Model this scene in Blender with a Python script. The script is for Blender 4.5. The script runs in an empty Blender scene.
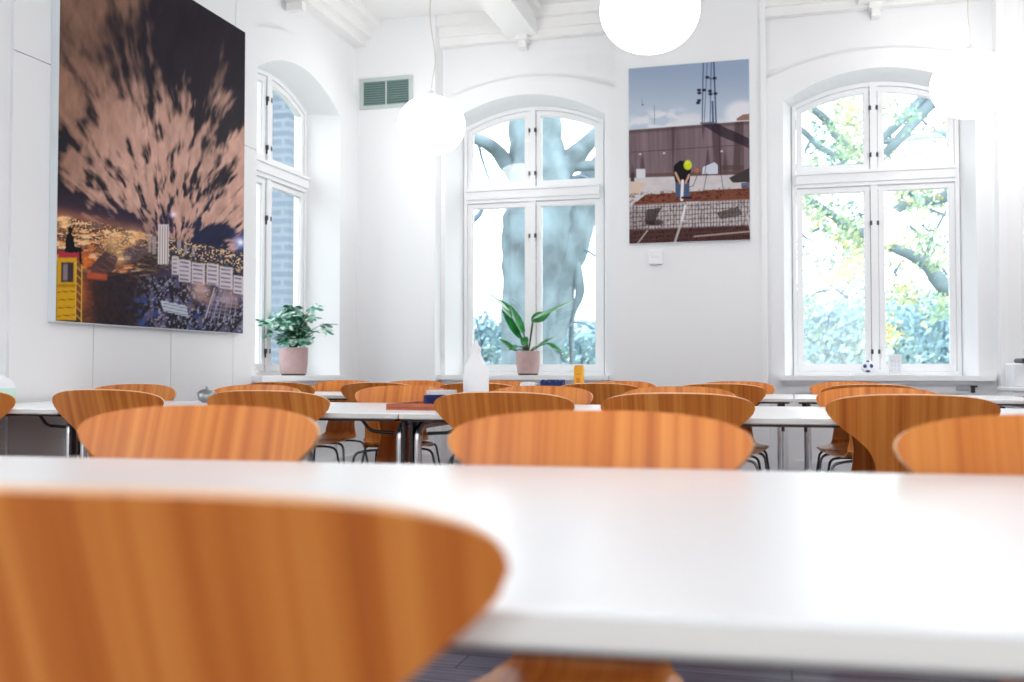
import bpy, math, random
import numpy as np
from mathutils import Vector, Matrix

random.seed(7)
C = bpy.context.scene.collection
H = 0.87                      # eye height
K = 0.96                      # room scale
PI = math.pi
F, CX, HY = 1000.0, 512.0, 370.5
YAW = math.radians(15.5)

def rz(z): return H + (z - H) * K

# ------------------------------------------------------------------ materials
def new_mat(name):
    m = bpy.data.materials.new(name); m.use_nodes = True
    nt = m.node_tree; b = nt.nodes['Principled BSDF']
    return m, nt, b

def mat(name, col, rough=0.5, metal=0.0, spec=0.5, noise=0.0, nscale=8.0, bump=0.0, bscale=40.0, emit=None, estr=0.0, coat=0.0, trans=0.0):
    m, nt, b = new_mat(name)
    b.inputs['Base Color'].default_value = (*col, 1)
    b.inputs['Roughness'].default_value = rough
    b.inputs['Metallic'].default_value = metal
    b.inputs['Specular IOR Level'].default_value = spec
    b.inputs['Coat Weight'].default_value = coat
    b.inputs['Transmission Weight'].default_value = trans
    if emit:
        b.inputs['Emission Color'].default_value = (*emit, 1)
        b.inputs['Emission Strength'].default_value = estr
    tc = nt.nodes.new('ShaderNodeTexCoord')
    if noise > 0:
        n = nt.nodes.new('ShaderNodeTexNoise'); n.inputs['Scale'].default_value = nscale; n.inputs['Detail'].default_value = 4
        r = nt.nodes.new('ShaderNodeValToRGB')
        r.color_ramp.elements[0].position = 0.3; r.color_ramp.elements[1].position = 0.7
        r.color_ramp.elements[0].color = tuple(c * (1 - noise) for c in col) + (1,)
        r.color_ramp.elements[1].color = tuple(min(1, c * (1 + noise)) for c in col) + (1,)
        nt.links.new(tc.outputs['Object'], n.inputs['Vector']); nt.links.new(n.outputs['Fac'], r.inputs['Fac'])
        nt.links.new(r.outputs['Color'], b.inputs['Base Color'])
    if bump > 0:
        n = nt.nodes.new('ShaderNodeTexNoise'); n.inputs['Scale'].default_value = bscale; n.inputs['Detail'].default_value = 5
        bp = nt.nodes.new('ShaderNodeBump'); bp.inputs['Strength'].default_value = bump; bp.inputs['Distance'].default_value = 0.01
        nt.links.new(tc.outputs['Object'], n.inputs['Vector']); nt.links.new(n.outputs['Fac'], bp.inputs['Height'])
        nt.links.new(bp.outputs['Normal'], b.inputs['Normal'])
    return m

def wood_mat(name, dark, mid, light, rough=0.32, scale=(26, 26, 1.1), coat=0.0):
    m, nt, b = new_mat(name)
    tc = nt.nodes.new('ShaderNodeTexCoord'); mp = nt.nodes.new('ShaderNodeMapping')
    oi = nt.nodes.new('ShaderNodeObjectInfo')
    add = nt.nodes.new('ShaderNodeVectorMath'); add.operation = 'ADD'
    mul = nt.nodes.new('ShaderNodeMath'); mul.operation = 'MULTIPLY'; mul.inputs[1].default_value = 37.0
    mp.inputs['Scale'].default_value = scale
    n1 = nt.nodes.new('ShaderNodeTexNoise'); n1.inputs['Scale'].default_value = 1.0; n1.inputs['Detail'].default_value = 3
    mp2 = nt.nodes.new('ShaderNodeMapping'); mp2.inputs['Scale'].default_value = (scale[0] * 12, scale[1] * 6, scale[2] * 3)
    n2 = nt.nodes.new('ShaderNodeTexNoise'); n2.inputs['Scale'].default_value = 1.0; n2.inputs['Detail'].default_value = 2
    mx = nt.nodes.new('ShaderNodeMath'); mx.operation = 'MULTIPLY_ADD'; mx.inputs[1].default_value = 0.35
    cr = nt.nodes.new('ShaderNodeValToRGB')
    cr.color_ramp.elements[0].position = 0.42; cr.color_ramp.elements[0].color = (*dark, 1)
    cr.color_ramp.elements[1].position = 0.88; cr.color_ramp.elements[1].color = (*light, 1)
    e = cr.color_ramp.elements.new(0.64); e.color = (*mid, 1)
    L = nt.links.new
    L(oi.outputs['Random'], mul.inputs[0]); L(tc.outputs['Object'], add.inputs[0]); L(mul.outputs[0], add.inputs[1])
    L(add.outputs[0], mp.inputs['Vector']); L(add.outputs[0], mp2.inputs['Vector'])
    L(mp.outputs[0], n1.inputs['Vector']); L(mp2.outputs[0], n2.inputs['Vector'])
    L(n2.outputs['Fac'], mx.inputs[0]); L(n1.outputs['Fac'], mx.inputs[2])
    L(mx.outputs[0], cr.inputs['Fac']); L(cr.outputs['Color'], b.inputs['Base Color'])
    b.inputs['Roughness'].default_value = rough
    b.inputs['Coat Weight'].default_value = coat; b.inputs['Coat Roughness'].default_value = 0.25
    return m

def attr_mat(name, rough=0.6):
    m, nt, b = new_mat(name)
    a = nt.nodes.new('ShaderNodeAttribute'); a.attribute_name = 'art'
    nt.links.new(a.outputs['Color'], b.inputs['Base Color'])
    b.inputs['Roughness'].default_value = rough; b.inputs['Specular IOR Level'].default_value = 0.08
    return m

def glass_mat():
    m = bpy.data.materials.new('window_glass'); m.use_nodes = True
    nt = m.node_tree; nt.nodes.clear()
    out = nt.nodes.new('ShaderNodeOutputMaterial'); mix = nt.nodes.new('ShaderNodeMixShader')
    tr = nt.nodes.new('ShaderNodeBsdfTransparent'); gl = nt.nodes.new('ShaderNodeBsdfGlossy')
    tr.inputs['Color'].default_value = (0.97, 0.99, 1, 1)
    gl.inputs['Roughness'].default_value = 0.0
    fr = nt.nodes.new('ShaderNodeFresnel'); geo = nt.nodes.new('ShaderNodeNewGeometry'); ior = nt.nodes.new('ShaderNodeMath'); ior.operation = 'MULTIPLY_ADD'
    ior.inputs[1].default_value = 1/1.5 - 1.5; ior.inputs[2].default_value = 1.5
    nt.links.new(geo.outputs['Backfacing'], ior.inputs[0]); nt.links.new(ior.outputs[0], fr.inputs['IOR'])
    nt.links.new(fr.outputs[0], mix.inputs[0]); nt.links.new(tr.outputs[0], mix.inputs[1]); nt.links.new(gl.outputs[0], mix.inputs[2])
    nt.links.new(mix.outputs[0], out.inputs['Surface'])
    return m

def floor_mat():
    m, nt, b = new_mat('floor_boards')
    tc = nt.nodes.new('ShaderNodeTexCoord'); L = nt.links.new
    br = nt.nodes.new('ShaderNodeTexBrick')
    br.inputs['Color1'].default_value = (0.085, 0.085, 0.125, 1); br.inputs['Color2'].default_value = (0.15, 0.135, 0.18, 1)
    br.inputs['Mortar'].default_value = (0.012, 0.012, 0.02, 1); br.inputs['Scale'].default_value = 1.0
    br.inputs['Brick Width'].default_value = 1.9; br.inputs['Row Height'].default_value = 0.14; br.inputs['Mortar Size'].default_value = 0.004
    L(tc.outputs['Object'], br.inputs['Vector'])
    mp = nt.nodes.new('ShaderNodeMapping'); mp.inputs['Scale'].default_value = (2, 40, 1)
    n = nt.nodes.new('ShaderNodeTexNoise'); n.inputs['Scale'].default_value = 1.5; n.inputs['Detail'].default_value = 5
    L(tc.outputs['Object'], mp.inputs['Vector']); L(mp.outputs[0], n.inputs['Vector'])
    cr = nt.nodes.new('ShaderNodeValToRGB'); cr.color_ramp.elements[0].position = 0.35; cr.color_ramp.elements[1].position = 0.7
    cr.color_ramp.elements[0].color = (0.45, 0.42, 0.5, 1); cr.color_ramp.elements[1].color = (1.6, 1.5, 1.6, 1)
    mx = nt.nodes.new('ShaderNodeMix'); mx.data_type = 'RGBA'; mx.blend_type = 'MULTIPLY'; mx.inputs[0].default_value = 1
    L(n.outputs['Fac'], cr.inputs['Fac']); L(br.outputs['Color'], mx.inputs[6]); L(cr.outputs['Color'], mx.inputs[7])
    L(mx.outputs[2], b.inputs['Base Color'])
    b.inputs['Roughness'].default_value = 0.35
    return m

M = {}
M['wall'] = mat('white_painted_wall', (0.85, 0.855, 0.87), 0.7, bump=0.03, bscale=30)
M['ceiling'] = mat('white_ceiling_paint', (0.87, 0.865, 0.86), 0.8)
M['trim'] = mat('white_gloss_trim', (0.87, 0.875, 0.89), 0.35, spec=0.4)
M['glass'] = glass_mat()
M['floor'] = floor_mat()
M['veneer'] = wood_mat('oak_veneer', (0.46, 0.106, 0.014), (0.64, 0.188, 0.030), (0.79, 0.298, 0.060), rough=0.36, scale=(44, 0.6, 0.5))
M['ply_edge'] = mat('pale_plywood_edge', (0.80, 0.47, 0.26), 0.45, noise=0.12, nscale=60)
M['chair_metal'] = mat('dark_chromed_tube', (0.16, 0.17, 0.18), 0.22, metal=1.0)
M['black_plastic'] = mat('black_plastic', (0.02, 0.02, 0.022), 0.45)
M['laminate'] = mat('white_table_laminate', (0.86, 0.86, 0.88), 0.27, spec=0.5)
M['lam_edge'] = mat('pale_table_edge', (0.80, 0.77, 0.72), 0.4)
M['rail'] = mat('dark_table_rail', (0.035, 0.022, 0.022), 0.4)
M['chrome'] = mat('brushed_chrome', (0.62, 0.62, 0.63), 0.22, metal=1.0)
M['opal'] = mat('opal_glass_shade', (0.9, 0.9, 0.9), 0.25, emit=(1, 0.985, 0.96), estr=5.2)
M['cable'] = mat('pale_lamp_cable', (0.62, 0.56, 0.5), 0.5)
M['hinge'] = mat('dark_window_hinge', (0.05, 0.055, 0.07), 0.4, metal=0.6)
M['vent'] = mat('grey_green_vent_slat', (0.20, 0.31, 0.29), 0.45)
M['vent_frame'] = mat('grey_vent_frame', (0.52, 0.58, 0.56), 0.5)
M['vent_dark'] = mat('vent_inside', (0.05, 0.08, 0.08), 0.8)
M['canvas_edge'] = mat('white_canvas_edge', (0.74, 0.79, 0.82), 0.7)
M['pot'] = mat('pinkish_clay_pot', (0.50, 0.34, 0.33), 0.6, noise=0.06, nscale=20)
M['soil'] = mat('dark_potting_soil', (0.02, 0.014, 0.012), 0.95, bump=0.5)
M['stem'] = mat('dark_green_stem', (0.03, 0.09, 0.035), 0.45)
M['leaf'] = mat('glossy_green_leaf', (0.02, 0.20, 0.045), 0.25, noise=0.4, nscale=14)
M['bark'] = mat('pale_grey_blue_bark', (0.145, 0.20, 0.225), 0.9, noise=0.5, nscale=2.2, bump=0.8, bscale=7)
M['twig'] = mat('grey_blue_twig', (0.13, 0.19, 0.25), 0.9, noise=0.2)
M['grass'] = mat('grass_lawn', (0.20, 0.24, 0.20), 0.95, noise=0.3, nscale=2)
M['navy'] = mat('navy_blue_cloth', (0.004, 0.018, 0.13), 0.7, noise=0.3, nscale=60)
M['paper'] = mat('white_paper', (0.82, 0.82, 0.84), 0.7)
M['tray'] = mat('red_brown_tray_wood', (0.42, 0.11, 0.045), 0.45, noise=0.15, nscale=20)
M['white_plastic'] = mat('white_plastic', (0.82, 0.83, 0.86), 0.3)
M['yellow'] = mat('yellow_carton', (0.85, 0.42, 0.01), 0.45)
M['orange_print'] = mat('orange_print', (0.72, 0.22, 0.01), 0.5)
M['glaze_green'] = mat('pale_green_glaze', (0.55, 0.78, 0.68), 0.3)
M['steel'] = mat('grey_steel', (0.35, 0.37, 0.38), 0.35, metal=0.8)
M['blue_patch'] = mat('dark_blue_patch', (0.01, 0.045, 0.2), 0.4)
M['grey_print'] = mat('grey_blue_print', (0.68, 0.71, 0.80), 0.6)
M['brick'] = None

def leaf_mat(name, cols, rough=0.6, spread=9.0, trans=0.4):
    m, nt, b = new_mat(name)
    tc = nt.nodes.new('ShaderNodeTexCoord'); n = nt.nodes.new('ShaderNodeTexNoise'); n.inputs['Scale'].default_value = spread; n.inputs['Detail'].default_value = 1
    cr = nt.nodes.new('ShaderNodeValToRGB'); cr.color_ramp.interpolation = 'LINEAR'
    cr.color_ramp.elements[0].position = 0.32; cr.color_ramp.elements[0].color = (*cols[0], 1)
    cr.color_ramp.elements[1].position = 0.68; cr.color_ramp.elements[1].color = (*cols[-1], 1)
    for i, c in enumerate(cols[1:-1]):
        e = cr.color_ramp.elements.new(0.32 + 0.36 * (i + 1) / (len(cols) - 1)); e.color = (*c, 1)
    nt.links.new(tc.outputs['Object'], n.inputs['Vector']); nt.links.new(n.outputs['Fac'], cr.inputs['Fac'])
    nt.links.new(cr.outputs['Color'], b.inputs['Base Color']); b.inputs['Roughness'].default_value = rough
    return m
M['variegated'] = leaf_mat('variegated_green_white_leaf', [(0.005, 0.11, 0.06), (0.015, 0.22, 0.13), (0.30, 0.52, 0.42), (0.75, 0.85, 0.78)], 0.4, 26)
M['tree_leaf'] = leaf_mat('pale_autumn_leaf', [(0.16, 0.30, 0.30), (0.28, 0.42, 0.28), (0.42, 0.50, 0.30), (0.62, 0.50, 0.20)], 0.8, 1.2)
M['hedge_leaf'] = leaf_mat('hazed_shrub_leaf', [(0.30, 0.46, 0.52), (0.40, 0.56, 0.58), (0.50, 0.62, 0.55), (0.72, 0.66, 0.40)], 0.85, 0.5)  # pale bluish tones put the distance haze into the leaf colour

# ------------------------------------------------------------------ mesh helper
class MB:
    def __init__(s): s.v = []; s.f = []; s.mi = []; s.sm = []
    def add(s, vs, fs, mi=0, smooth=False):
        o = len(s.v); s.v += [tuple(v) for v in vs]
        for f in fs: s.f.append(tuple(i + o for i in f)); s.mi.append(mi); s.sm.append(smooth)
    def box(s, x0, x1, y0, y1, z0, z1, mi=0, bev=0.0):
        if x1 < x0: x0, x1 = x1, x0
        if y1 < y0: y0, y1 = y1, y0
        if bev > 0:
            b = bev
            # chamfered box: rings along z
            def ring(d, z): return [(x0+d, y0+b, z), (x0+b, y0+d, z), (x1-b, y0+d, z), (x1-d, y0+b, z), (x1-d, y1-b, z), (x1-b, y1-d, z), (x0+b, y1-d, z), (x0+d, y1-b, z)]
            rs = [ring(b, z0), ring(0, z0 + b), ring(0, z1 - b), ring(b, z1)]
            s.loft(rs, mi, True, True); return
        vs = [(x0,y0,z0),(x1,y0,z0),(x1,y1,z0),(x0,y1,z0),(x0,y0,z1),(x1,y0,z1),(x1,y1,z1),(x0,y1,z1)]
        s.add(vs, [(0,3,2,1),(4,5,6,7),(0,1,5,4),(1,2,6,5),(2,3,7,6),(3,0,4,7)], mi)
    def loft(s, rings, mi=0, cap0=True, cap1=True, smooth=False, closed=True):
        n = len(rings[0]); vs = [p for r in rings for p in r]; fs = []
        m = n if closed else n - 1
        for i in range(len(rings) - 1):
            for j in range(m):
                a = i*n + j; b = i*n + (j+1) % n
                fs.append((a, b, b + n, a + n))
        s.add(vs, fs, mi, smooth)
        if cap0: s.add(rings[0], [tuple(reversed(range(n)))], mi)
        if cap1: s.add(rings[-1], [tuple(range(n))], mi)
    def tube(s, pts, r, n=10, mi=0, caps=True):
        pts = [Vector(p) for p in pts]; rs = r if isinstance(r, (list, tuple)) else [r] * len(pts)
        rings = []; up = None
        for i, p in enumerate(pts):
            t = (pts[min(i+1, len(pts)-1)] - pts[max(i-1, 0)]).normalized()
            if up is None:
                up = Vector((0,0,1)) if abs(t.z) < 0.9 else Vector((1,0,0))
            a = t.cross(up).normalized(); b = a.cross(t).normalized(); up = b
            rings.append([tuple(p + (a * math.cos(k*2*PI/n) + b * math.sin(k*2*PI/n)) * rs[i]) for k in range(n)])
        s.loft(rings, mi, caps, caps, True)
    def lathe(s, prof, c=(0,0,0), n=32, mi=0, sx=1, sy=1, cap0=False, cap1=False):
        rings = [[(c[0] + r*math.cos(k*2*PI/n)*sx, c[1] + r*math.sin(k*2*PI/n)*sy, c[2] + z) for k in range(n)] for r, z in prof]
        s.loft(rings, mi, cap0, cap1, True)
    def build(s, name, mats, parent=None, loc=None, fix=True):
        me = bpy.data.meshes.new(name); me.from_pydata(s.v, [], s.f)
        mats = mats if isinstance(mats, (list, tuple)) else [mats]
        for m in mats: me.materials.append(m)
        me.polygons.foreach_set('material_index', s.mi); me.polygons.foreach_set('use_smooth', s.sm)
        me.update()
        o = bpy.data.objects.new(name, me); C.objects.link(o)
        if parent: o.parent = parent
        if loc: o.location = loc
        return o

def round_path(pts, r=0.03, k=5):
    pts = [Vector(p) for p in pts]; out = [pts[0]]
    for i in range(1, len(pts)-1):
        a, b, c = pts[i-1], pts[i], pts[i+1]
        d = min(r, (a-b).length*0.45, (c-b).length*0.45)
        p0 = b + (a-b).normalized()*d; p1 = b + (c-b).normalized()*d
        for j in range(k+1):
            t = j/k; out.append((1-t)**2*p0 + 2*t*(1-t)*b + t*t*p1)
    out.append(pts[-1]); return out

def tag(o, label=None, cat=None, group=None, kind=None):
    if label: o['label'] = label
    if cat: o['category'] = cat
    if group: o['group'] = group
    if kind: o['kind'] = kind
    return o
def empty(name, loc=(0,0,0), rot=0.0):
    o = bpy.data.objects.new(name, None); C.objects.link(o); o.location = loc; o.rotation_euler = (0,0,rot)
    o.empty_display_size = 0.1
    return o
def struct(o): o['kind'] = 'structure'; return o
def copy_tree(o, parent=None):
    c = o.copy(); C.objects.link(c); c.parent = parent
    for ch in list(o.children): copy_tree(ch, c)
    return c

# direction of a photo pixel, as a point at depth Y of the room
def at(px, py, Y, k=True):
    phi = math.atan((px - CX) / F) - YAW
    Yw = Y * K if k else Y
    X = Yw * math.tan(phi); Z = Yw * math.cos(YAW) - X * math.sin(YAW)
    return Vector((X, Yw, H + (HY - py) * Z / F))

# ------------------------------------------------------------------ chairs
SEATZ = 0.445
def half_w(z):       # half width of the back by height
    tab = [(0.45,.112),(0.50,.103),(0.55,.098),(0.585,.100),(0.61,.108),(0.635,.122),(0.662,.150),(0.69,.186),(0.715,.216),(0.735,.234),(0.755,.242)]
    if z <= tab[0][0]: return tab[0][1]
    for (a, wa), (b, wb) in zip(tab, tab[1:]):
        if z <= b:
            t = (z-a)/(b-a); t = t*t*(3-2*t)*0.35 + t*0.65
            return wa + (wb-wa)*t
    return tab[-1][1]
def back_y(z, x):
    t = (z - 0.47) / 0.33
    base = -0.02 - 0.115 * max(0, t) ** 1.05
    w = 0.35 + 0.6 * min(1, max(0, t)); return base + w * x * x
def slab(grid, th, mats_idx=(0, 0, 1)):
    """grid[i][j] points -> closed thin shell with its own edge strip."""
    n, m = len(grid), len(grid[0]); G = np.array([[tuple(p) for p in r] for r in grid])
    du = np.gradient(G, axis=1); dv = np.gradient(G, axis=0)
    N = np.cross(du, dv); L = np.linalg.norm(N, axis=2, keepdims=True); L[L < 1e-9] = 1; N = N / L
    A = G + N * th / 2; B = G - N * th / 2
    mb = MB(); vs = [tuple(p) for r in A for p in r] + [tuple(p) for r in B for p in r]; o = n * m
    f1, f2, f3 = [], [], []
    for i in range(n-1):
        for j in range(m-1):
            a = i*m+j; f1.append((a, a+1, a+m+1, a+m)); f2.append((a+o, a+m+o, a+m+1+o, a+1+o))
    ring = [j for j in range(m)] + [i*m+m-1 for i in range(1, n)] + [(n-1)*m+j for j in range(m-2, -1, -1)] + [i*m for i in range(n-2, 0, -1)]
    ev = [vs[k] for k in ring] + [vs[k+o] for k in ring]; q = len(ring)
    for k in range(q): f3.append((k, (k+1) % q, (k+1) % q + q, k + q))
    mb.add(vs, f1 + f2, 0, True); mb.add(ev, [tuple(reversed(f)) for f in f3], 1, False)
    return mb

def make_chair():
    root = empty('dining_chair')
    us = [math.sin((j/24 - 0.5) * PI) for j in range(25)]
    # backrest: rows of height up to the tip line, then the flat arch of the top
    rows = []
    ZT, TIP, ARC = 0.80, 0.752, 0.048
    for i in range(19):
        z = 0.4475 + (TIP - 0.4475) * i / 18
        hw = half_w(z); rows.append([(hw*u, back_y(z, hw*u), z) for u in us])
    hw = half_w(TIP)
    for i in range(1, 7):
        t = i/6; r = []
        for u in us:
            a = abs(u) ** 2.6; zt = TIP + ARC * max(0.02, (1 - a)) ** (1/2.6)
            if abs(u) > 0.9999: zt = TIP + 0.0004
            z = TIP + (zt - TIP) * t; r.append((hw*u, back_y(z, hw*u), z))
        rows.append(r)
    slab(rows, 0.0095).build('backrest', [M['veneer'], M['ply_edge']], root)
    # seat: from the bend forward, with a waterfall front
    prof = [(y_, z_ - .022 - .008*min(1, max(0, (y_+.022)/.03)), w_) for y_, z_, w_ in [(-0.022,.470,.110),(-0.016,.458,.116),(-0.002,.449,.124),(0.02,.4455,.138),(0.05,.444,.142),(0.10,.442,.162),(0.16,.441,.188),(0.22,.442,.208),(0.28,.444,.210),(0.33,.445,.206),(0.365,.443,.196),(0.388,.437,.178),(0.402,.429,.150)]]
    rows = []
    for k, (y, z, hwid) in enumerate(prof):
        c = 0.12 * min(1, max(0, y) / 0.12)
        rows.append([(hwid*u, y - (0.02*u*u if y > 0.3 else 0), z + c * (hwid*u)**2 - (0.2*(hwid*u)**2 if y > 0.33 else 0)) for u in us])
    slab(rows, 0.0095).build('seat', [M['veneer'], M['ply_edge']], root)
    mb = MB(); mb.box(-0.055, 0.055, 0.10, 0.24, 0.388, 0.4045, bev=0.003); mb.lathe([(0.03, 0.375), (0.045, 0.388)], (0, 0.17, 0), 20, cap0=True)
    mb.build('mounting_plate', M['black_plastic'], root)
    for sx in (-1, 1):
        for sy, yf in ((1, 0.405), (-1, -0.055)):
            y0 = 0.17 + sy * 0.03
            pts = [(sx*0.01, y0, 0.391), (sx*0.12, y0 + sy*0.10, 0.388), (sx*0.185, (0.17 + sy*0.165), 0.375), (sx*0.235, yf, 0.012)]
            lb = MB(); lb.tube(round_path(pts, 0.045, 6), 0.0075, 10)
            leg = lb.build('leg', M['chair_metal'], root)
            fb = MB(); fb.lathe([(0.0075, 0.0), (0.011, 0.002), (0.011, 0.016), (0.008, 0.024)], (sx*0.235, yf, 0), 12, cap0=True, cap1=True)
            fb.build('rubber_foot', M['black_plastic'], leg)
    return root

# (x, y of the top of the back, turned to face the camera?, turn in degrees, label, group)
FAR, NEAR = 'chairs facing the camera', 'chairs seen from behind'
chairs = [
 (-0.400, 0.500, 0, 4, 'closest orange oak chair, its huge blurred back filling the lower left corner', 'chairs around the nearest table'),
 (-1.050, 1.675, 1, 3, 'blurred light oak chair at the far edge of the nearest table, leftmost of three', 'chairs around the nearest table'),
 (-0.299, 1.625, 1, 3, 'blurred light oak chair at the far edge of the nearest table, middle of three', 'chairs around the nearest table'),
 (0.388, 1.660, 1, 3, 'blurred light oak chair behind the nearest table, cut by the right frame edge', 'chairs around the nearest table'),
 (-3.105, 3.122, 0, 3, 'oak chair of which only the right wing shows at the left frame edge', 'chairs before the second table row'),
 (-2.445, 3.122, 0, 0, 'brown oak chair seen from behind, standing before the black bent table brace', 'chairs before the second table row'),
 (-1.782, 3.122, 0, 0, 'brown oak chair seen from behind, left of the paired chrome table legs', 'chairs before the second table row'),
 (-0.915, 3.122, 0, 0, 'brown oak chair seen from behind, directly in front of the white tapered bottle', 'chairs before the second table row'),
 (-0.345, 3.122, 0, 0, 'dark brown oak chair seen from behind below the construction picture', 'chairs before the second table row'),
 (0.345, 3.122, 0, -2, 'large brown chair seen from behind with its narrow waist visible at right', 'chairs before the second table row'),
 (-3.165, 4.375, 1, 3, 'pale oak chair facing the room under the big city night picture', 'chairs behind the second table row'),
 (-2.475, 4.375, 1, 0, 'pale oak chair facing the room below the left window plant', 'chairs behind the second table row'),
 (-1.715, 4.375, 1, 0, 'light oak chair facing the room directly behind the wooden tray with the navy box', 'chairs behind the second table row'),
 (-1.07, 4.375, 1, 0, 'light oak chair facing the room, right of the white tapered bottle', 'chairs behind the second table row'),
 (-0.46, 4.375, 1, 0, 'light oak chair facing the room, a thin strip under the construction picture', 'chairs behind the second table row'),
 (0.345, 4.375, 1, 0, 'light oak chair facing the room just behind the large brown chair', 'chairs behind the second table row'),
 (-2.98, 5.40, 0, 0, 'dark chair back seen as a thin curved rim left below the left window plant', 'chairs before the third table row'),
 (-2.33, 5.40, 0, 0, 'dark oak chair seen from behind in front of third table, left of the navy box', 'chairs before the third table row'),
 (-1.72, 5.40, 0, 0, 'dark oak chair seen from behind, partly hidden by the white tapered bottle', 'chairs before the third table row'),
 (-1.02, 5.40, 0, 0, 'dark oak chair seen from behind, just under the yellow carton', 'chairs before the third table row'),
 (-0.36, 5.40, 0, 0, 'dark oak chair seen from behind under the small white wall box, third row', 'chairs before the third table row'),
 (0.40, 5.40, 0, 0, 'dark oak chair seen from behind directly under the toy football, third row', 'chairs before the third table row'),
 (-3.03, 6.555, 1, 0, 'farthest light chair just right of the left window plant pot', 'chairs behind the third table row'),
 (-2.50, 6.555, 1, 0, 'farthest light chair seen above the light chair behind the wooden tray', 'chairs behind the third table row'),
 (-1.88, 6.555, 1, 0, 'farthest light chair just below the tall leaved plant pot', 'chairs behind the third table row'),
 (-1.07, 6.555, 1, 0, 'farthest light chair whose right wing shows right of the yellow carton', 'chairs behind the third table row'),
 (-0.33, 6.555, 1, 0, 'farthest light chair whose orange wing shows left of the right window sill', 'chairs behind the third table row'),
 (0.36, 6.555, 1, 0, 'farthest light chair whose left wing peeks out under the right window', 'chairs behind the third table row'),
]
proto = make_chair()
for i, (x, y, face, turn, lab, grp) in enumerate(chairs):
    o = proto if i == 0 else copy_tree(proto)
    a = math.radians(turn) + (PI if face else 0)
    # local top of the back sits at y=-0.135
    off = Vector((0, -0.135, 0)); off.rotate(Matrix.Rotation(a, 3, 'Z'))
    o.location = (x - off.x, y - off.y, 0); o.rotation_euler = (0, 0, a)
    if i in (1, 2, 3): o.scale = (1.005, 1.0, 1.004)
    tag(o, lab, 'chair', grp)

# ------------------------------------------------------------------ tables
TZ = 0.722
def make_table(x0, x1, y0, y1, inset=0.07, leg_in=None, turn=0.0):
    cx, cy = (x0+x1)/2, (y0+y1)/2; w, d = (x1-x0)/2 - 0.0015, (y1-y0)/2
    root = empty('folding_table', (cx, cy, 0), math.radians(turn))
    th = 0.026 if turn else 0.020; b = 0.003
    mb = MB()
    def ring(dd, z): return [(-w+dd, -d+dd, z), (w-dd, -d+dd, z), (w-dd, d-dd, z), (-w+dd, d-dd, z)]
    mb.loft([ring(0, TZ-b), ring(b*0.4, TZ-b*0.3), ring(b, TZ)], 0, False, True)
    mb.build('tabletop', M['laminate'], root)
    mb = MB(); mb.loft([ring(b, TZ-th), ring(0, TZ-th+b), ring(0, TZ-b)], 0, True, False)
    mb.build('edge_band', M['lam_edge'], root)
    mb = MB(); rr = 0.012; zt = TZ - th
    for ys in (-d+0.022, d-0.044): mb.box(-w+0.02, w-0.02, ys, ys+0.022, zt-0.009, zt)
    for xs in (-w+0.02, w-0.042): mb.box(xs, xs+0.022, -d+0.044, d-0.044, zt-0.009, zt)
    mb.build('under_frame', M['rail'], root)
    li = leg_in if leg_in else inset
    for sx in (-1, 1):
        xl = sx * (w - li)
        lf = MB()
        pts = [(xl, -d+0.10, 0.012), (xl, -d+0.10, zt-0.026), (xl, d-0.10, zt-0.026), (xl, d-0.10, 0.012)]
        lf.tube(round_path(pts, 0.05, 6), 0.0145, 14)
        leg = lf.build('leg_frame', M['chrome'], root)
        fb = MB()
        for yy in (-d+0.10, d-0.10): fb.lathe([(0.012, 0.0), (0.018, 0.003), (0.018, 0.018), (0.014, 0.028)], (xl, yy, 0), 14, cap0=True, cap1=True)
        fb.build('foot_cap', M['black_plastic'], leg)
        for yy in (-d+0.085, d-0.115):
            pl = MB(); pl.box(xl+sx*0.013, xl+sx*0.024, yy, yy+0.03, zt-0.16, zt-0.006); pl.build('hinge_plate', M['rail'], leg)
        br = MB()
        br.tube(round_path([(xl-sx*0.03, -d+0.12, zt-0.055), (xl-sx*0.12, -d+0.12, zt-0.05), (xl-sx*0.155, -d+0.12, zt-0.010)], 0.02, 4), 0.006, 8)
        br.build('folding_brace', M['black_plastic'], root)
    return root
T = [
 tag(make_table(-1.5, 0.92, 0.598, 1.512, leg_in=0.12, turn=4), 'nearest large white table with blurred glossy top across the foreground', 'table'),
 tag(make_table(-3.43, -2.69, 3.22, 4.28, leg_in=0.030), 'white table at the left frame edge with black bent brace beneath', 'table', 'white tables of the second row'),
 tag(make_table(-2.685, -1.302, 3.22, 4.28, leg_in=0.030), 'white table bearing the wooden tray, left of the paired chrome legs', 'table', 'white tables of the second row'),
 tag(make_table(-1.298, 0.62, 3.22, 4.28, leg_in=0.030), 'long white second row table right of the paired chrome legs', 'table', 'white tables of the second row'),
 tag(make_table(0.625, 1.95, 3.22, 4.28, leg_in=0.030), 'white table hidden behind the orange chair at the right frame edge', 'table', 'white tables of the second row'),
 tag(make_table(-3.30, -1.395, 5.50, 6.46), 'farthest white table at left, under the two plants', 'table', 'white tables of the third row'),
 tag(make_table(-1.39, 0.02, 5.50, 6.46), 'farthest white table in the middle, bearing the navy cloth and yellow carton', 'table', 'white tables of the third row'),
 tag(make_table(0.025, 1.25, 5.50, 6.46), 'farthest white table at right, below the right window', 'table', 'white tables of the third row'),
]

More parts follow.
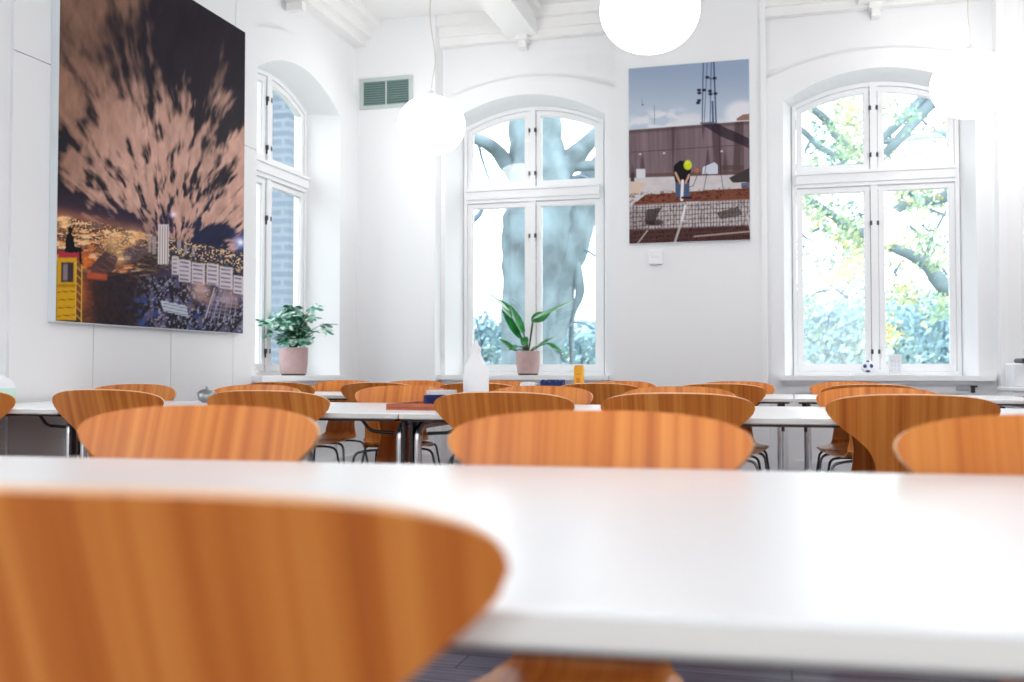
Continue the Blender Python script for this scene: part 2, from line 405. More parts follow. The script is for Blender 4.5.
# ------------------------------------------------------------------ room shell
XL, YP, YB, YF = -3.6, 8.0, 8.15, 8.5
ZC = 3.92
def P_back(s, d, z): return (s*K, d*K, rz(z))
def P_left(s, d, z): return (-d*K, s*K, rz(z))
def lbox(mb, P, s0, s1, d0, d1, z0, z1, mi=0):
    vs = [P(s0,d0,z0),P(s1,d0,z0),P(s1,d1,z0),P(s0,d1,z0),P(s0,d0,z1),P(s1,d0,z1),P(s1,d1,z1),P(s0,d1,z1)]
    mb.add(vs, [(0,3,2,1),(4,5,6,7),(0,1,5,4),(1,2,6,5),(2,3,7,6),(3,0,4,7)], mi)
def arc(s, c, hw, spring, apex): return spring + (apex-spring) * max(0.0, 1 - ((s-c)/hw)**2)

def bay(mb, P, s0, s1, c, d_in, d_fr, d_out, oa, zs=0.82):
    """wall of one window bay: opening, splayed reveal, arched casing step."""
    A = (0.70, 0.79, 3.00, 3.215); B = (0.63, 0.83, 3.03, 3.19)
    n = 24
    def outline(hw, zb, sp, ap):
        pts = [(c-hw, zb), (c-hw, sp)] + [(c-hw + 2*hw*i/n, arc(c-hw+2*hw*i/n, c, hw, sp, ap)) for i in range(1, n)] + [(c+hw, sp), (c+hw, zb)]
        return pts
    a, b = outline(*A), outline(*B)
    r1 = [P(s, d_in, z) for s, z in a]; r2 = [P(s, d_fr, z) for s, z in b]; r3 = [P(s, d_out, z) for s, z in b]
    mb.loft([r1, r2, r3], 0, False, False, False, True)
    # outer arch step
    def zo(s): return oa[0] + (oa[1]-oa[0]) * max(0, 1 - ((s-oa[2])/oa[3])**2)
    st = sorted(set([s0, s1, c-0.70, c+0.70] + [c-0.70 + 1.4*i/n for i in range(n+1)]))
    d2 = d_in + 0.045
    for x0, x1 in zip(st, st[1:]):
        m = (x0+x1)/2
        if abs(m-c) < 0.70:
            mb.add([P(x0,d_in,0),P(x1,d_in,0),P(x1,d_in,A[1]),P(x0,d_in,A[1])], [(0,1,2,3)])
            mb.add([P(x0,d_out,0),P(x1,d_out,0),P(x1,d_out,B[1]),P(x0,d_out,B[1])], [(0,1,2,3)])
            l0, l1 = arc(x0,c,.7,A[2],A[3]), arc(x1,c,.7,A[2],A[3])
        else: l0 = l1 = 0
        mb.add([P(x0,d_in,l0),P(x1,d_in,l1),P(x1,d_in,zo(x1)),P(x0,d_in,zo(x0))], [(0,1,2,3)])
        mb.add([P(x0,d_in,zo(x0)),P(x1,d_in,zo(x1)),P(x1,d2,zo(x1)),P(x0,d2,zo(x0))], [(0,1,2,3)])
        mb.add([P(x0,d2,zo(x0)),P(x1,d2,zo(x1)),P(x1,d2,ZC),P(x0,d2,ZC)], [(0,1,2,3)])
        mb.add([P(x0,d_out,max(l0,2.9) if l0 else 0),P(x1,d_out,max(l1,2.9) if l1 else 0),P(x1,d_out,ZC),P(x0,d_out,ZC)], [(0,1,2,3)])

def outline_pts(c, hw, zb, sp, ap, arched, n=20):
    top = [(c+hw - 2*hw*i/n) for i in range(n+1)]
    return [(c-hw, zb), (c+hw, zb)] + [(s, arched(s) if arched else sp) for s in top]
def ring_solid(mb, P, outer, inner, d0, d1, mi=0):
    n = len(outer)
    o0 = [P(s,d0,z) for s,z in outer]; i0 = [P(s,d0,z) for s,z in inner]
    o1 = [P(s,d1,z) for s,z in outer]; i1 = [P(s,d1,z) for s,z in inner]
    mb.loft([i0, o0, o1, i1, i0], mi, False, False)

def make_window(idx, P, c, d, label=None):
    w = struct(empty('window_%d' % idx, P(c, d, 0.83)))
    inv = Vector(P(c, d, 0.83))
    def Q(s, dd, z): v = Vector(P(s, dd, z)) - inv; return tuple(v)
    hw = 0.63
    zf = lambda s: arc(s, c, 0.63, 3.03, 3.19)
    zi = lambda s: arc(s, c, 0.63, 3.03, 3.19) - 0.035
    # outer frame + mullion + transom
    mb = MB()
    n = 40
    def ol(hw_, zb, fz): return [(c-hw_, zb), (c+hw_, zb)] + [(c+hw_-2*hw_*i/n, fz(c+hw_-2*hw_*i/n)) for i in range(n+1)]
    ring_solid(mb, Q, ol(0.632, 0.83, zf), ol(0.600, 0.862, zi), d-0.04, d+0.06)
    lbox(mb, Q, c-0.028, c+0.028, d-0.045, d+0.05, 0.862, zi(c))
    mb.build('frame', M['trim'], w)
    tb = MB()
    for (z0, z1, dd) in ((2.355, 2.385, 0.055), (2.385, 2.455, 0.075), (2.455, 2.475, 0.095)):
        lbox(tb, Q, c-0.60, c+0.60, d-dd, d+0.05, z0, z1)
    tb.build('transom', M['trim'], w)
    for side in (-1, 1):
        for low in (True, False):
            sa, sb = (c-0.598, c-0.03) if side < 0 else (c+0.03, c+0.598)
            zb, zt = (0.864, 2.353) if low else (2.477, None)
            fz = (lambda s: zt) if low else (lambda s: zi(s) - 0.003)
            bw = 0.042
            m2 = 14
            def o2(a, b, z0, f, dz=0): return [(a, z0), (b, z0)] + [(b-(b-a)*i/m2, f(b-(b-a)*i/m2) - dz) for i in range(m2+1)]
            outer = o2(sa, sb, zb, fz); inner = o2(sa+bw, sb-bw, zb+bw+0.012, fz, bw)
            sm = MB(); ring_solid(sm, Q, outer, inner, d-0.028, d+0.022)
            # small inner bead
            ring_solid(sm, Q, o2(sa+bw-0.004, sb-bw+0.004, zb+bw+0.008, fz, bw-0.004), o2(sa+bw+0.006, sb-bw-0.006, zb+bw+0.018, fz, bw+0.006), d-0.012, d+0.008)
            sash = sm.build('sash', M['trim'], w)
            gm = MB(); g = o2(sa+bw+0.002, sb-bw-0.002, zb+bw+0.014, fz, bw+0.002)
            gm.loft([[Q(s, d-0.003, z) for s, z in g], [Q(s, d+0.003, z) for s, z in g]], 0, True, True)
            gm.build('glass_pane', M['glass'], sash)
            gk = MB(); xs = sb if side < 0 else sa   # thin dark strip standing in for the shaded gap beside the mullion
            lbox(gk, Q, xs-0.0015 if side < 0 else xs-0.003, xs+0.003 if side < 0 else xs+0.0015, d-0.0285, d-0.0275, zb+0.01, (zt if low else zi(xs))-0.03)
            gk.build('gap_shade_strip', M['hinge'], w)
            for hz in ((1.02, 2.05) if low else (2.60, 2.98)):
                hm = MB(); xh = xs + (0.004 if side < 0 else -0.004)
                lbox(hm, Q, xh-0.009, xh+0.009, d-0.048, d-0.028, hz-0.018, hz+0.018)
                lbox(hm, Q, xh-0.0045, xh+0.0045, d-0.044, d-0.028, hz-0.050, hz-0.018)
                hm.build('hinge', M['hinge'], w)
    return w, Q

# back wall: piers and bays
for nm, s0, s1 in (('wall_back_left', -4.1, -2.9), ('wall_back_middle', -1.35, -0.17), ('wall_back_right', 1.50, 3.4)):
    mb = MB(); lbox(mb, P_back, s0, s1, YP, YF+0.07, 0, ZC); struct(mb.build(nm, M['wall']))
mb = MB()
bay(mb, P_back, -2.9, -1.35, -2.16, YB, YF, YF+0.07, (3.19, 3.365, -2.13, 0.80))
struct(mb.build('wall_back_window_bay', M['wall']))
mb = MB()
bay(mb, P_back, -0.17, 1.50, 0.665, YB, YF, YF+0.07, (3.19, 3.365, 0.665, 0.83))
struct(mb.build('wall_back_window_bay_right', M['wall']))
# left wall: bays and a panelled pier
DL = 3.6
mb = MB(); bay(mb, P_left, 6.22, 8.7, 6.95, DL+0.015, DL+0.33, DL+0.40, (3.16, 3.43, 6.95, 0.95)); struct(mb.build('wall_left_window_bay', M['wall']))
mb = MB(); bay(mb, P_left, 2.20, 3.97, 3.10, DL+0.015, DL+0.33, DL+0.40, (3.19, 3.42, 3.1, 0.88)); struct(mb.build('wall_left_near_bay', M['wall']))
mb = MB(); bay(mb, P_left, -1.75, 0.0, -0.86, DL+0.015, DL+0.33, DL+0.40, (3.19, 3.42, -0.86, 0.88)); struct(mb.build('wall_left_rear_bay', M['wall']))
mb = MB()
for s0, s1 in ((3.97, 6.26), (0.0, 2.20), (-2.2, -1.75)):
    lbox(mb, P_left, s0, s1, DL+0.012, DL+0.6, 0, ZC)
    seams = [s0, s0+0.60, s0+1.30, s0+2.0, s1] if s0 > 3 else [s0, (s0+s1)/2, s1]
    for a, b in zip(seams, seams[1:]):
        for z0, z1 in ((0.16, 2.42), (2.42, ZC)):
            lbox(mb, P_left, a+(0.003 if a != s0 else 0), b-(0.003 if b != s1 else 0), DL, DL+0.012, z0+0.003, z1-0.003)
    # seams read as fine shadow grooves between panels
struct(mb.build('wall_left', M['wall']))
for i, (P, c, d) in enumerate(((P_left, 6.95, DL+0.33), (P_back, -2.16, YF), (P_back, 0.665, YF), (P_left, 3.10, DL+0.33), (P_left, -0.86, DL+0.33))):
    w, Q = make_window(i+1, P, c, d)
    base = YB if P is P_back else DL+0.015
    sb = MB()
    lbox(sb, Q, c-0.74, c+0.80, base-0.10, d-0.03, 0.792, 0.832) if i == 2 else lbox(sb, Q, c-0.74, c+0.74, base-0.10, d-0.03, 0.792, 0.832)
    lbox(sb, Q, c-0.70, c+0.70, base-0.06, base, 0.765, 0.792)
    sb.build('window_sill', M['trim'], w)
    pb = MB()
    for (a, b, z0, z1) in ((-0.68,-0.62,0.1,0.765), (0.62,0.68,0.1,0.765), (-0.62,0.62,0.70,0.765), (-0.62,0.62,0.1,0.17)):
        lbox(pb, Q, c+a, c+b, base-0.022, base, z0, z1)
    pb.build('sill_panel', M['trim'], w)

# right wall, floor, ceiling; unseen rear wall, its two tall openings added for light
mb = MB(); lbox(mb, P_back, 3.4, 3.6, -2.4, 8.7, 0, ZC); struct(mb.build('wall_right', M['wall']))
mb = MB()
for s0, s1, z0, z1 in ((-3.6, 3.4, 0, 0.82), (-3.6, 3.4, 3.1, ZC), (-3.6, -2.7, 0.82, 3.1), (-1.1, 0.1, 0.82, 3.1), (1.7, 3.4, 0.82, 3.1)):
    lbox(mb, P_back, s0, s1, -2.4, -2.2, z0, z1)
struct(mb.build('wall_rear_light_openings', M['wall']))
mb = MB(); mb.box(-4.2*K, 3.6*K, -2.4*K, 8.7*K, -0.12, 0.0); struct(mb.build('floor', M['floor']))
mb = MB(); lbox(mb, P_back, -4.2, 3.6, -2.4, 8.7, ZC, ZC+0.15)
struct(mb.build('ceiling', M['ceiling']))
# ceiling beams and cornices
for i, (c, nm) in enumerate(((-2.16, 'trim_1'), (0.665, 'trim_2'))):
    mb = MB(); lbox(mb, P_back, c-0.13, c+0.13, -2.2, YB-0.02, 3.70, ZC)
    for sd in (-1, 1): lbox(mb, P_back, c+sd*0.13, c+sd*0.18, -2.2, YB-0.02, 3.86, ZC)
    struct(mb.build(nm, M['ceiling']))
    mb = MB(); lbox(mb, P_back, c-0.05, c+0.05, YB-0.09, YB+0.03, 3.66, 3.70); lbox(mb, P_back, c-0.03, c+0.03, YB-0.06, YB+0.03, 3.60, 3.66)
    struct(mb.build('trim_%d' % (i+3), M['ceiling']))
mb = MB()
for s0, s1 in ((-2.9, -1.35), (-0.17, 1.5)):
    for z0, z1, dd in ((3.68, 3.75, 0.03), (3.75, 3.83, 0.06), (3.83, ZC, 0.12)):
        lbox(mb, P_back, s0, s1, YB-dd, YB+0.04, z0, z1)
struct(mb.build('trim_5', M['ceiling']))
mb = MB()
for z0, z1, dd in ((3.70, 3.76, 0.06), (3.76, 3.85, 0.12), (3.85, ZC, 0.20)):
    lbox(mb, P_left, -2.2, YP, DL-dd, DL+0.07, z0, z1)
lbox(mb, P_left, 6.70, 6.82, DL-0.14, DL+0.03, 3.64, 3.70); lbox(mb, P_left, 6.73, 6.79, DL-0.10, DL+0.03, 3.58, 3.64)
struct(mb.build('trim_6', M['ceiling']))
# transverse beam cut between the long beams, seen above the left window
mb = MB()
for s0, s1 in ((-3.6, -2.9), (-1.35, -0.17), (1.5, 3.4)): lbox(mb, P_back, s0, s1, YP-0.022, YP, 0, 0.17)
struct(mb.build('baseboard_back', M['trim']))
mb = MB(); lbox(mb, P_left, -2.2, 8.0, DL-0.022, DL+0.017, 0, 0.155); struct(mb.build('baseboard_left', M['trim']))
# slim vertical pilaster strips at the corners of the piers
mb = MB()
lbox(mb, P_back, -0.20, -0.162, YP-0.012, YB, 0, ZC); lbox(mb, P_back, 1.49, 1.54, YP-0.012, YB, 0, ZC); lbox(mb, P_back, 1.64, 1.67, YP-0.02, YP, 0, ZC)
struct(mb.build('trim_7', M['trim']))

# ------------------------------------------------------------------ pictures
def hash2(ix, iy, seed):
    n = (ix.astype(np.int64) * 374761393 + iy.astype(np.int64) * 668265263 + seed * 974634777) & 0x7fffffff
    n = ((n ^ (n >> 13)) * 1274126177) & 0x7fffffff
    return ((n ^ (n >> 16)) & 0xffff) / 65535.0
def vnoise(x, y, seed=0):
    x0 = np.floor(x); y0 = np.floor(y); fx = x-x0; fy = y-y0; fx = fx*fx*(3-2*fx); fy = fy*fy*(3-2*fy)
    a = hash2(x0,y0,seed); b = hash2(x0+1,y0,seed); c = hash2(x0,y0+1,seed); d = hash2(x0+1,y0+1,seed)
    return (a*(1-fx)+b*fx)*(1-fy) + (c*(1-fx)+d*fx)*fy
def fbm(x, y, seed=0, o=4):
    s = 0; a = 0.5; t = 0
    for i in range(o): s = s + a*vnoise(x*2**i, y*2**i, seed+i*17); t += a; a *= 0.55
    return s/t
def sstep(a, b, x): t = np.clip((x-a)/(b-a), 0, 1); return t*t*(3-2*t)
def srgb(c): c = np.array(c, float)/255; return np.where(c <= 0.04045, c/12.92, ((c+0.055)/1.055)**2.4)
class Art:
    """a flat print painted in its own coordinates (x right, y down, in print units)."""
    def __init__(s, X, Y): s.X = X; s.Y = Y; s.c = np.zeros(X.shape+(3,))
    def mix(s, m, col):
        m = np.clip(m, 0, 1)[..., None]; s.c = s.c*(1-m) + (np.array(col, float) if not isinstance(col, np.ndarray) else col)*m
    def rect(s, x0, y0, x1, y1, col, a=1.0, sk=0.0, soft=0.6):
        yy = s.Y - sk*(s.X-x0)
        m = sstep(x0-soft, x0+soft, s.X)*(1-sstep(x1-soft, x1+soft, s.X))*sstep(y0-soft, y0+soft, yy)*(1-sstep(y1-soft, y1+soft, yy))
        s.mix(m*a, col)
    def line(s, x0, y0, x1, y1, w, col, a=1.0):
        dx, dy = x1-x0, y1-y0; L = dx*dx+dy*dy
        t = np.clip(((s.X-x0)*dx+(s.Y-y0)*dy)/L, 0, 1); d = np.hypot(s.X-x0-t*dx, s.Y-y0-t*dy)
        s.mix((1-sstep(w*0.5-0.4, w*0.5+0.4, d))*a, col)
    def blob(s, x, y, rx, ry, col, a=1.0, soft=0.3):
        d = np.hypot((s.X-x)/rx, (s.Y-y)/ry); s.mix((1-sstep(1-soft, 1+soft, d))*a, col)
    def glow(s, x, y, r, col, a=1.0): s.mix(a*np.exp(-((s.X-x)**2+(s.Y-y)**2)/(r*r)), col)
    def poly(s, pts, col, a=1.0):
        m = np.zeros(s.X.shape, bool); n = len(pts); j = n-1
        for i in range(n):
            xi, yi = pts[i]; xj, yj = pts[j]
            if yi != yj: m ^= ((yi > s.Y) != (yj > s.Y)) & (s.X < (xj-xi)*(s.Y-yi)/(yj-yi)+xi)
            j = i
        s.mix(m*a, col)

def city_art(X, Y):
    a = Art(X, Y); one = np.ones(X.shape+(1,))
    # streaked long-exposure clouds over a town at night
    wx = X + 10*(fbm(X/34, Y/40, 3)-.5); dx, dy = wx-168, 268-Y; r = np.hypot(dx, dy*0.8)+1; th = np.arctan2(dx, dy*0.85)
    lr = np.log(r)
    n = fbm(th*6.5+2, lr*3.1, 5, 3); n2 = fbm(th*19, lr*7, 9, 3); n3 = fbm(th*38, lr*5, 14, 2)
    v = n*0.52+n2*0.35+n3*0.13
    hz = 214 + (X-57)*0.21                      # tilted skyline
    upper = 1-sstep(20, 130, Y)
    den = 0.495 - 0.045*sstep(110, 150, Y) + 0.20*upper*sstep(120, 190, X) - 0.02*upper*(1-sstep(60, 130, X)) + 0.10*sstep(214, 243, X)*(1-sstep(100, 170, Y)) \
        + 0.17*sstep(-34, -8, Y-hz)*(1-sstep(120, 175, X)) + 0.20*sstep(-30, -14, Y-hz)*sstep(176, 205, X) + 0.10*(1-sstep(57, 75, X))*sstep(120, 160, Y)
    wid = 0.075 + 0.06*upper
    cl = sstep(den-wid, den+wid, v)
    dark = srgb((40, 34, 42)); blue = srgb((36, 38, 66)); tb = sstep(175, 235, Y+0.1*(X-150))[..., None]
    dk = dark*(1-tb)+blue*tb
    dk = dk*(0.75+0.5*n2[..., None])
    br = sstep(90, 175, X+0.4*(Y-60))[..., None]
    cc = srgb((158, 118, 100))*(1-br) + srgb((212, 166, 150))*br
    lum = (0.50+0.55*fbm(X/6, Y/16, 31, 3)+0.18*n3)[..., None]*(0.72+0.28*sstep(20, 120, Y))[..., None]
    a.c = dk*(1-cl[..., None]) + cc*lum*cl[..., None]
    a.mix(sstep(-30, -6, Y-hz)*0.55*(1-sstep(120, 200, X)), srgb((70, 52, 64)))
    a.mix(np.exp(-((Y-hz)/6)**2)*(1-sstep(70, 190, X))*0.5, srgb((190, 116, 88)))
    # town
    town = sstep(-1, 2, Y-hz); dep = Y-hz
    g = fbm(X/3.4, Y/1.7, 41, 3)[..., None]; wm = (1-sstep(95, 175, X))[..., None]
    a.mix(town, (srgb((104, 62, 48))*wm+srgb((58, 54, 74))*(1-wm))*(0.35+1.1*g))
    lights = sstep(0.60, 0.74, vnoise(X/1.4+3, (Y-.21*X)/0.9, 77))
    a.mix(town*lights*0.75*(1-sstep(8, 40, dep)), srgb((255, 214, 160)))
    st = sstep(0.55, 0.70, fbm((X+Y)/12, (Y-X*.12)/2.6, 51, 3))
    a.mix(town*st*(1-sstep(36, 60, dep))*(1-sstep(130, 160, X))*0.9, srgb((250, 206, 160)))
    a.mix(town*sstep(0.58, 0.72, fbm(X/10, (Y+X*.3)/4, 58, 3))*(1-sstep(36, 60, dep))*(1-sstep(140, 165, X))*0.6, srgb((226, 130, 60)))
    for (gx, gy, rr, al, cw) in ((63, 222, 5, .9, 1), (84, 262, 10, .75, 0), (112, 241, 9, .55, 1), (82, 288, 11, .6, 0), (92, 277, 6, .9, 0), (74, 304, 8, .35, 0), (132, 237, 8, .5, 1), (118, 258, 7, .45, 1), (98, 300, 9, .3, 0)):
        a.glow(gx, gy, rr, srgb((255, 200, 140)) if cw else srgb((240, 120, 48)), al)
    m = sstep(0, 6, Y-(268+0.10*(X-100)+14*(fbm(X/8, Y/8, 61)-0.5)))*sstep(84, 104, X+0.28*(325-Y)+9*(fbm(X/4, Y/4, 62)-.5))
    a.mix(m*0.92, srgb((40, 33, 40))*one*(0.5+1.0*fbm(X/3, Y/4, 66)[..., None]))
    tr = fbm(X/4.2, Y/5.0, 68, 3)
    a.mix(m*sstep(0.52, 0.62, tr)*sstep(128, 150, X)*0.55, srgb((112, 106, 138)))
    a.mix(m*sstep(0.60, 0.70, fbm(X/2.2, Y/2.4, 70, 3))*sstep(135, 160, X)*0.6, srgb((170, 170, 196)))
    a.mix(m*sstep(0.60, 0.72, fbm(X/5, Y/4, 73, 2))*sstep(120, 140, X)*(1-sstep(190, 215, X))*sstep(290, 300, Y)*.75, srgb((48, 74, 140)))
    a.mix(m*sstep(0.50, 0.64, fbm(X/8, Y/6, 75, 2))*sstep(178, 195, X)*(1-sstep(300, 316, Y))*.6, srgb((150, 116, 112)))
    a.blob(147, 258, 15, 15, srgb((56, 42, 38)), 0.75, 0.6)
    a.poly([(88, 268), (104, 251), (117, 257), (113, 270), (96, 280)], srgb((70, 52, 60)), 0.85)
    for k in range(4): a.line(90+k*5, 270-k*4, 100+k*5, 277-k*4, .8, srgb((150, 90, 70)), .5)
    a.poly([(120, 250), (136, 244), (150, 250), (138, 260), (124, 262)], srgb((88, 76, 88)), 0.6)
    a.poly([(85, 228), (94, 221), (106, 228)], srgb((118, 88, 84)), 0.8)
    a.rect(86, 272, 106, 278, srgb((220, 96, 44)), 0.6, 0.1, 1.5)
    # tower blocks
    a.rect(157, 224, 167.5, 264, srgb((222, 210, 210)))
    for k in range(4): a.rect(158.3+k*2.5, 225, 159.2+k*2.5, 264, srgb((82, 70, 86)), 0.85, 0, 0.3)
    a.line(171.5, 214, 171.5, 236, 0.7, srgb((120, 60, 76)), 0.8); a.glow(172, 214, 2.6, srgb((255, 225, 255)), 1)
    for x0, y0, x1, y1 in ((147, 233, 150, 252), (151, 236, 155, 254), (176, 240, 180, 252), (183, 244, 186, 254), (191, 246, 194, 256)): a.rect(x0, y0, x1, y1, srgb((172, 156, 160)), .7)
    for (x0, y0, x1, y1, sk) in ((171, 256, 178, 274, .1), (178, 259, 190, 281, .12), (191, 262, 204, 283, .12), (206, 263, 218, 284, .12), (219, 266, 232, 288, .12), (233, 275, 243, 293, .15)):
        a.rect(x0, y0, x1, y1, srgb((212, 202, 210)), .85, sk)
        for k in range(5): a.rect(x0+1, y0+2+k*4.2, x1-2, y0+3.7+k*4.2, srgb((92, 84, 106)), .8, sk, .3)
        a.rect(x0, y0-3.2, x1, y0-.4, srgb((36, 50, 58)), .85, sk)
    a.glow(200, 290, 9, srgb((230, 190, 180)), .5); a.glow(225, 296, 8, srgb((220, 190, 200)), .4)
    a.poly([(160, 300), (186, 306), (188, 317), (163, 311)], srgb((196, 202, 214)), .85)
    for k in range(3): a.line(163, 303+k*3.4, 187, 308.5+k*3.4, 0.9, srgb((80, 96, 130)), .8)
    a.line(214, 288, 205, 318, 1.3, srgb((190, 176, 186)), .8)
    for k in range(6): a.line(214+k*4.5, 292+k*1.2, 208+k*5, 318+k, .8, srgb((168, 160, 184)), .5); a.line(210, 296+k*4, 238, 300+k*4, .8, srgb((160, 154, 180)), .45)
    a.glow(239.5, 242, 6, srgb((120, 150, 230)), .9); a.glow(239.5, 242, 2.8, srgb((255, 255, 255)), 1)
    # yellow cabin with a red roof, seated silhouette on it
    a.rect(56, 254, 75.5, 324, srgb((206, 156, 26))); a.rect(60, 262, 72.5, 282, srgb((58, 46, 52))); a.rect(62, 264, 66.5, 280, srgb((150, 132, 140)), .7)
    a.rect(56, 284, 75.5, 287, srgb((170, 120, 20)))
    for k in range(4): a.line(57, 292+k*8, 76, 291+k*8, 0.9, srgb((110, 78, 22)))
    a.rect(75.5, 258, 81.5, 324, srgb((60, 40, 30)), .6)
    for x in (75, 80.8): a.line(x, 262, x, 323, 1.0, srgb((220, 176, 70)))
    for k in range(7): a.line(75, 266+k*8, 80.8, 272+k*8, 0.9, srgb((206, 158, 60)))
    a.rect(57, 251, 78, 257.5, srgb((172, 46, 62))); a.rect(57, 320, 80, 324, srgb((74, 50, 26)))
    k = srgb((12, 10, 16))
    a.blob(68.7, 229.5, 2.7, 3.4, k); a.poly([(65, 234), (69, 232), (72.5, 238), (73, 246), (80, 247.5), (82, 251), (73, 252.5), (63.5, 251.5)], k)
    a.line(78.5, 249, 79.5, 262, 2.4, k); a.line(79.5, 262, 81.5, 264, 1.6, k)
    return a.c

def site_art(X, Y):
    a = Art(X, Y); one = np.ones(X.shape+(1,))
    sky = srgb((150, 166, 192))*(1-sstep(60, 128, Y)[..., None]) + srgb((190, 202, 216))*sstep(60, 128, Y)[..., None]
    a.c = sky
    cl = sstep(0.35, 0.6, fbm(X/14, Y/7, 3, 3))*sstep(108, 122, Y+6*(np.sin(X/17)+0.3))
    a.mix(cl*0.9, srgb((226, 228, 234)))
    a.blob(744, 112, 17, 13, srgb((230, 230, 236)), .9); a.blob(690, 122, 16, 10, srgb((220, 222, 230)), .85)
    wt = 128.5-(X-631)*0.078
    a.mix(sstep(-.4, .4, Y-wt), srgb((124, 106, 112))*one*(0.55+0.85*fbm(X/3.2, Y/70, 8, 4)[..., None]))
    a.mix(sstep(-.4, .4, Y-wt)*sstep(0.56, 0.7, fbm(X/5.5, Y/90, 19, 2))*0.7, srgb((72, 54, 58)))
    a.mix(np.exp(-((Y-wt-2)/1.6)**2)*.6, srgb((70, 54, 56)))
    a.poly([(738, 117), (744, 113), (753, 111.5), (753, 118), (738, 119)], srgb((150, 112, 104)))
    a.poly([(700, 121), (714, 120), (753, 138), (753, 148), (722, 135)], srgb((46, 38, 48)), .82)
    a.line(632, 151, 752, 143, .7, srgb((84, 66, 70))); 
    for x, y in ((641, 153), (665, 152), (723, 150), (690, 160)): a.blob(x, y, 1.2, .8, srgb((220, 214, 205)))
    # masts
    for x0, x1, w in ((705, 703.5, 1.1), (709, 705.5, .7), (713, 711.5, .9), (715.5, 717.5, 1.5)): a.line(x0, 58, x1, 121, w, srgb((62, 76, 112)))
    a.line(714, 100, 714.5, 122, 2.0, srgb((80, 90, 120)))
    for x, y in ((700.5, 88), (700.8, 91), (705.5, 88), (700.5, 98.5), (699.5, 101), (711.5, 89), (712, 92), (717, 91.5), (709, 75), (716, 76)): a.blob(x, y, 2.2, 1.5, srgb((34, 44, 66)))
    a.line(708, 74, 713, 77, 1, srgb((34, 44, 66))); a.line(716, 76, 718, 75, 1, srgb((34, 44, 66)))
    a.line(655.5, 104, 655.5, 122, .6, srgb((110, 118, 134))); a.blob(643.5, 103, 1, .8, srgb((80, 88, 100))); a.line(643, 97, 643.5, 102, .5, srgb((120, 128, 140)))
    # ground
    gy = 177-(X-631)*0.03
    a.mix(sstep(-.5, .5, Y-gy), srgb((206, 200, 202))*one*(0.86+0.22*fbm(X/7, Y/3, 23, 3)[..., None]))
    a.rect(631, 173, 753, 176.5, srgb((96, 72, 66)), .75, -.03); 
    a.rect(637, 168, 646, 177, srgb((214, 214, 218))); a.rect(631, 172, 635, 181, srgb((70, 56, 58)))
    a.poly([(704, 166), (716, 161), (719, 164), (719, 173), (703, 173)], srgb((206, 210, 222)))
    a.poly([(730, 177), (752, 166), (753, 181), (734, 182)], srgb((66, 58, 60))); a.poly([(742, 182), (753, 181), (753, 187), (743, 189)], srgb((104, 106, 126)))
    a.poly([(631, 180), (648, 183), (640, 192), (631, 198)], srgb((216, 186, 160)), .7)
    a.rect(722, 164, 745, 169, srgb((84, 66, 62)), .7)
    # rusty mesh deck
    a.poly([(631, 206), (646, 194), (690, 190.5), (753, 187), (753, 200), (690, 201), (650, 206), (633, 210)], srgb((122, 72, 56)))
    band = sstep(190, 193, Y+0.06*(X-640))*(1-sstep(201, 206, Y+0.06*(X-640)))
    a.mix(band*sstep(.5, .7, fbm(X/2, Y/1.5, 71, 2))*.7, srgb((66, 34, 30)))
    low = sstep(203, 206, Y+0.05*(X-640))
    a.mix(low, srgb((190, 184, 186))*one)
    a.poly([(645, 209), (662, 207), (654, 225), (646, 224)], srgb((44, 40, 48)), .9); a.blob(656, 222, 9, 3, srgb((40, 36, 42)), .9)
    a.poly([(717, 212), (739, 206), (744, 214), (722, 219)], srgb((58, 54, 52)), .8)
    a.poly([(631, 209), (648, 208), (645, 226), (631, 243)], srgb((150, 140, 142)), .7)
    dkm = sstep(227, 230, Y+0.035*(X-640))
    a.mix(dkm, srgb((74, 48, 46))*one*(0.3+1.3*fbm(X/1.6, Y/2.2, 81, 2)[..., None]))
    a.mix(low*(np.abs(((X-640)/3.1) % 1-.5) > .36)*.72, srgb((82, 58, 56)))
    a.mix(low*(np.abs(((Y+.05*X)/4.6) % 1-.5) > .38)*.65, srgb((92, 66, 62)))
    a.mix(low*(hash2(np.floor(X/1.3), np.floor(Y/1.8), 5) > .8)*.5, srgb((70, 40, 36)))
    a.line(686, 205, 682, 222, 2.2, srgb((222, 220, 222))); a.line(682, 222, 675, 243, 2.2, srgb((190, 180, 178)), .9)
    a.line(748, 215, 753, 236, 1.5, srgb((200, 190, 184))); a.line(695, 236, 751, 231, 1.4, srgb((170, 150, 142))); a.line(648, 230, 638, 243, 1.2, srgb((180, 170, 166)))
    for x0, y0, x1, y1 in ((706, 172, 709, 150), (708, 172, 704, 192), (720, 130, 722, 172), (722, 172, 725, 194), (698, 175, 694, 185), (694, 185, 688, 187)): a.line(x0, y0, x1, y1, .9, srgb((60, 54, 66)), .8)
    # worker in a yellow helmet bending over
    a.poly([(676, 180), (690.5, 180), (690.5, 197), (684.5, 198), (683, 188), (681.5, 196), (676.5, 196)], srgb((78, 92, 122)))
    a.poly([(675, 164), (681, 159.5), (688, 160), (692, 168), (690.5, 181), (683, 183), (676, 181), (674.5, 172)], srgb((32, 30, 36)))
    a.line(676.5, 172, 681, 182, 2.2, srgb((206, 156, 128))); a.line(690, 174, 686.5, 182, 2.0, srgb((206, 156, 128)))
    a.line(683.5, 180, 682.5, 199, 2.8, srgb((228, 230, 236)))
    a.blob(688.8, 164, 4.0, 4.8, srgb((206, 214, 36)), 1, .15); a.blob(688, 161.5, 2, 2, srgb((226, 232, 90)), .7)
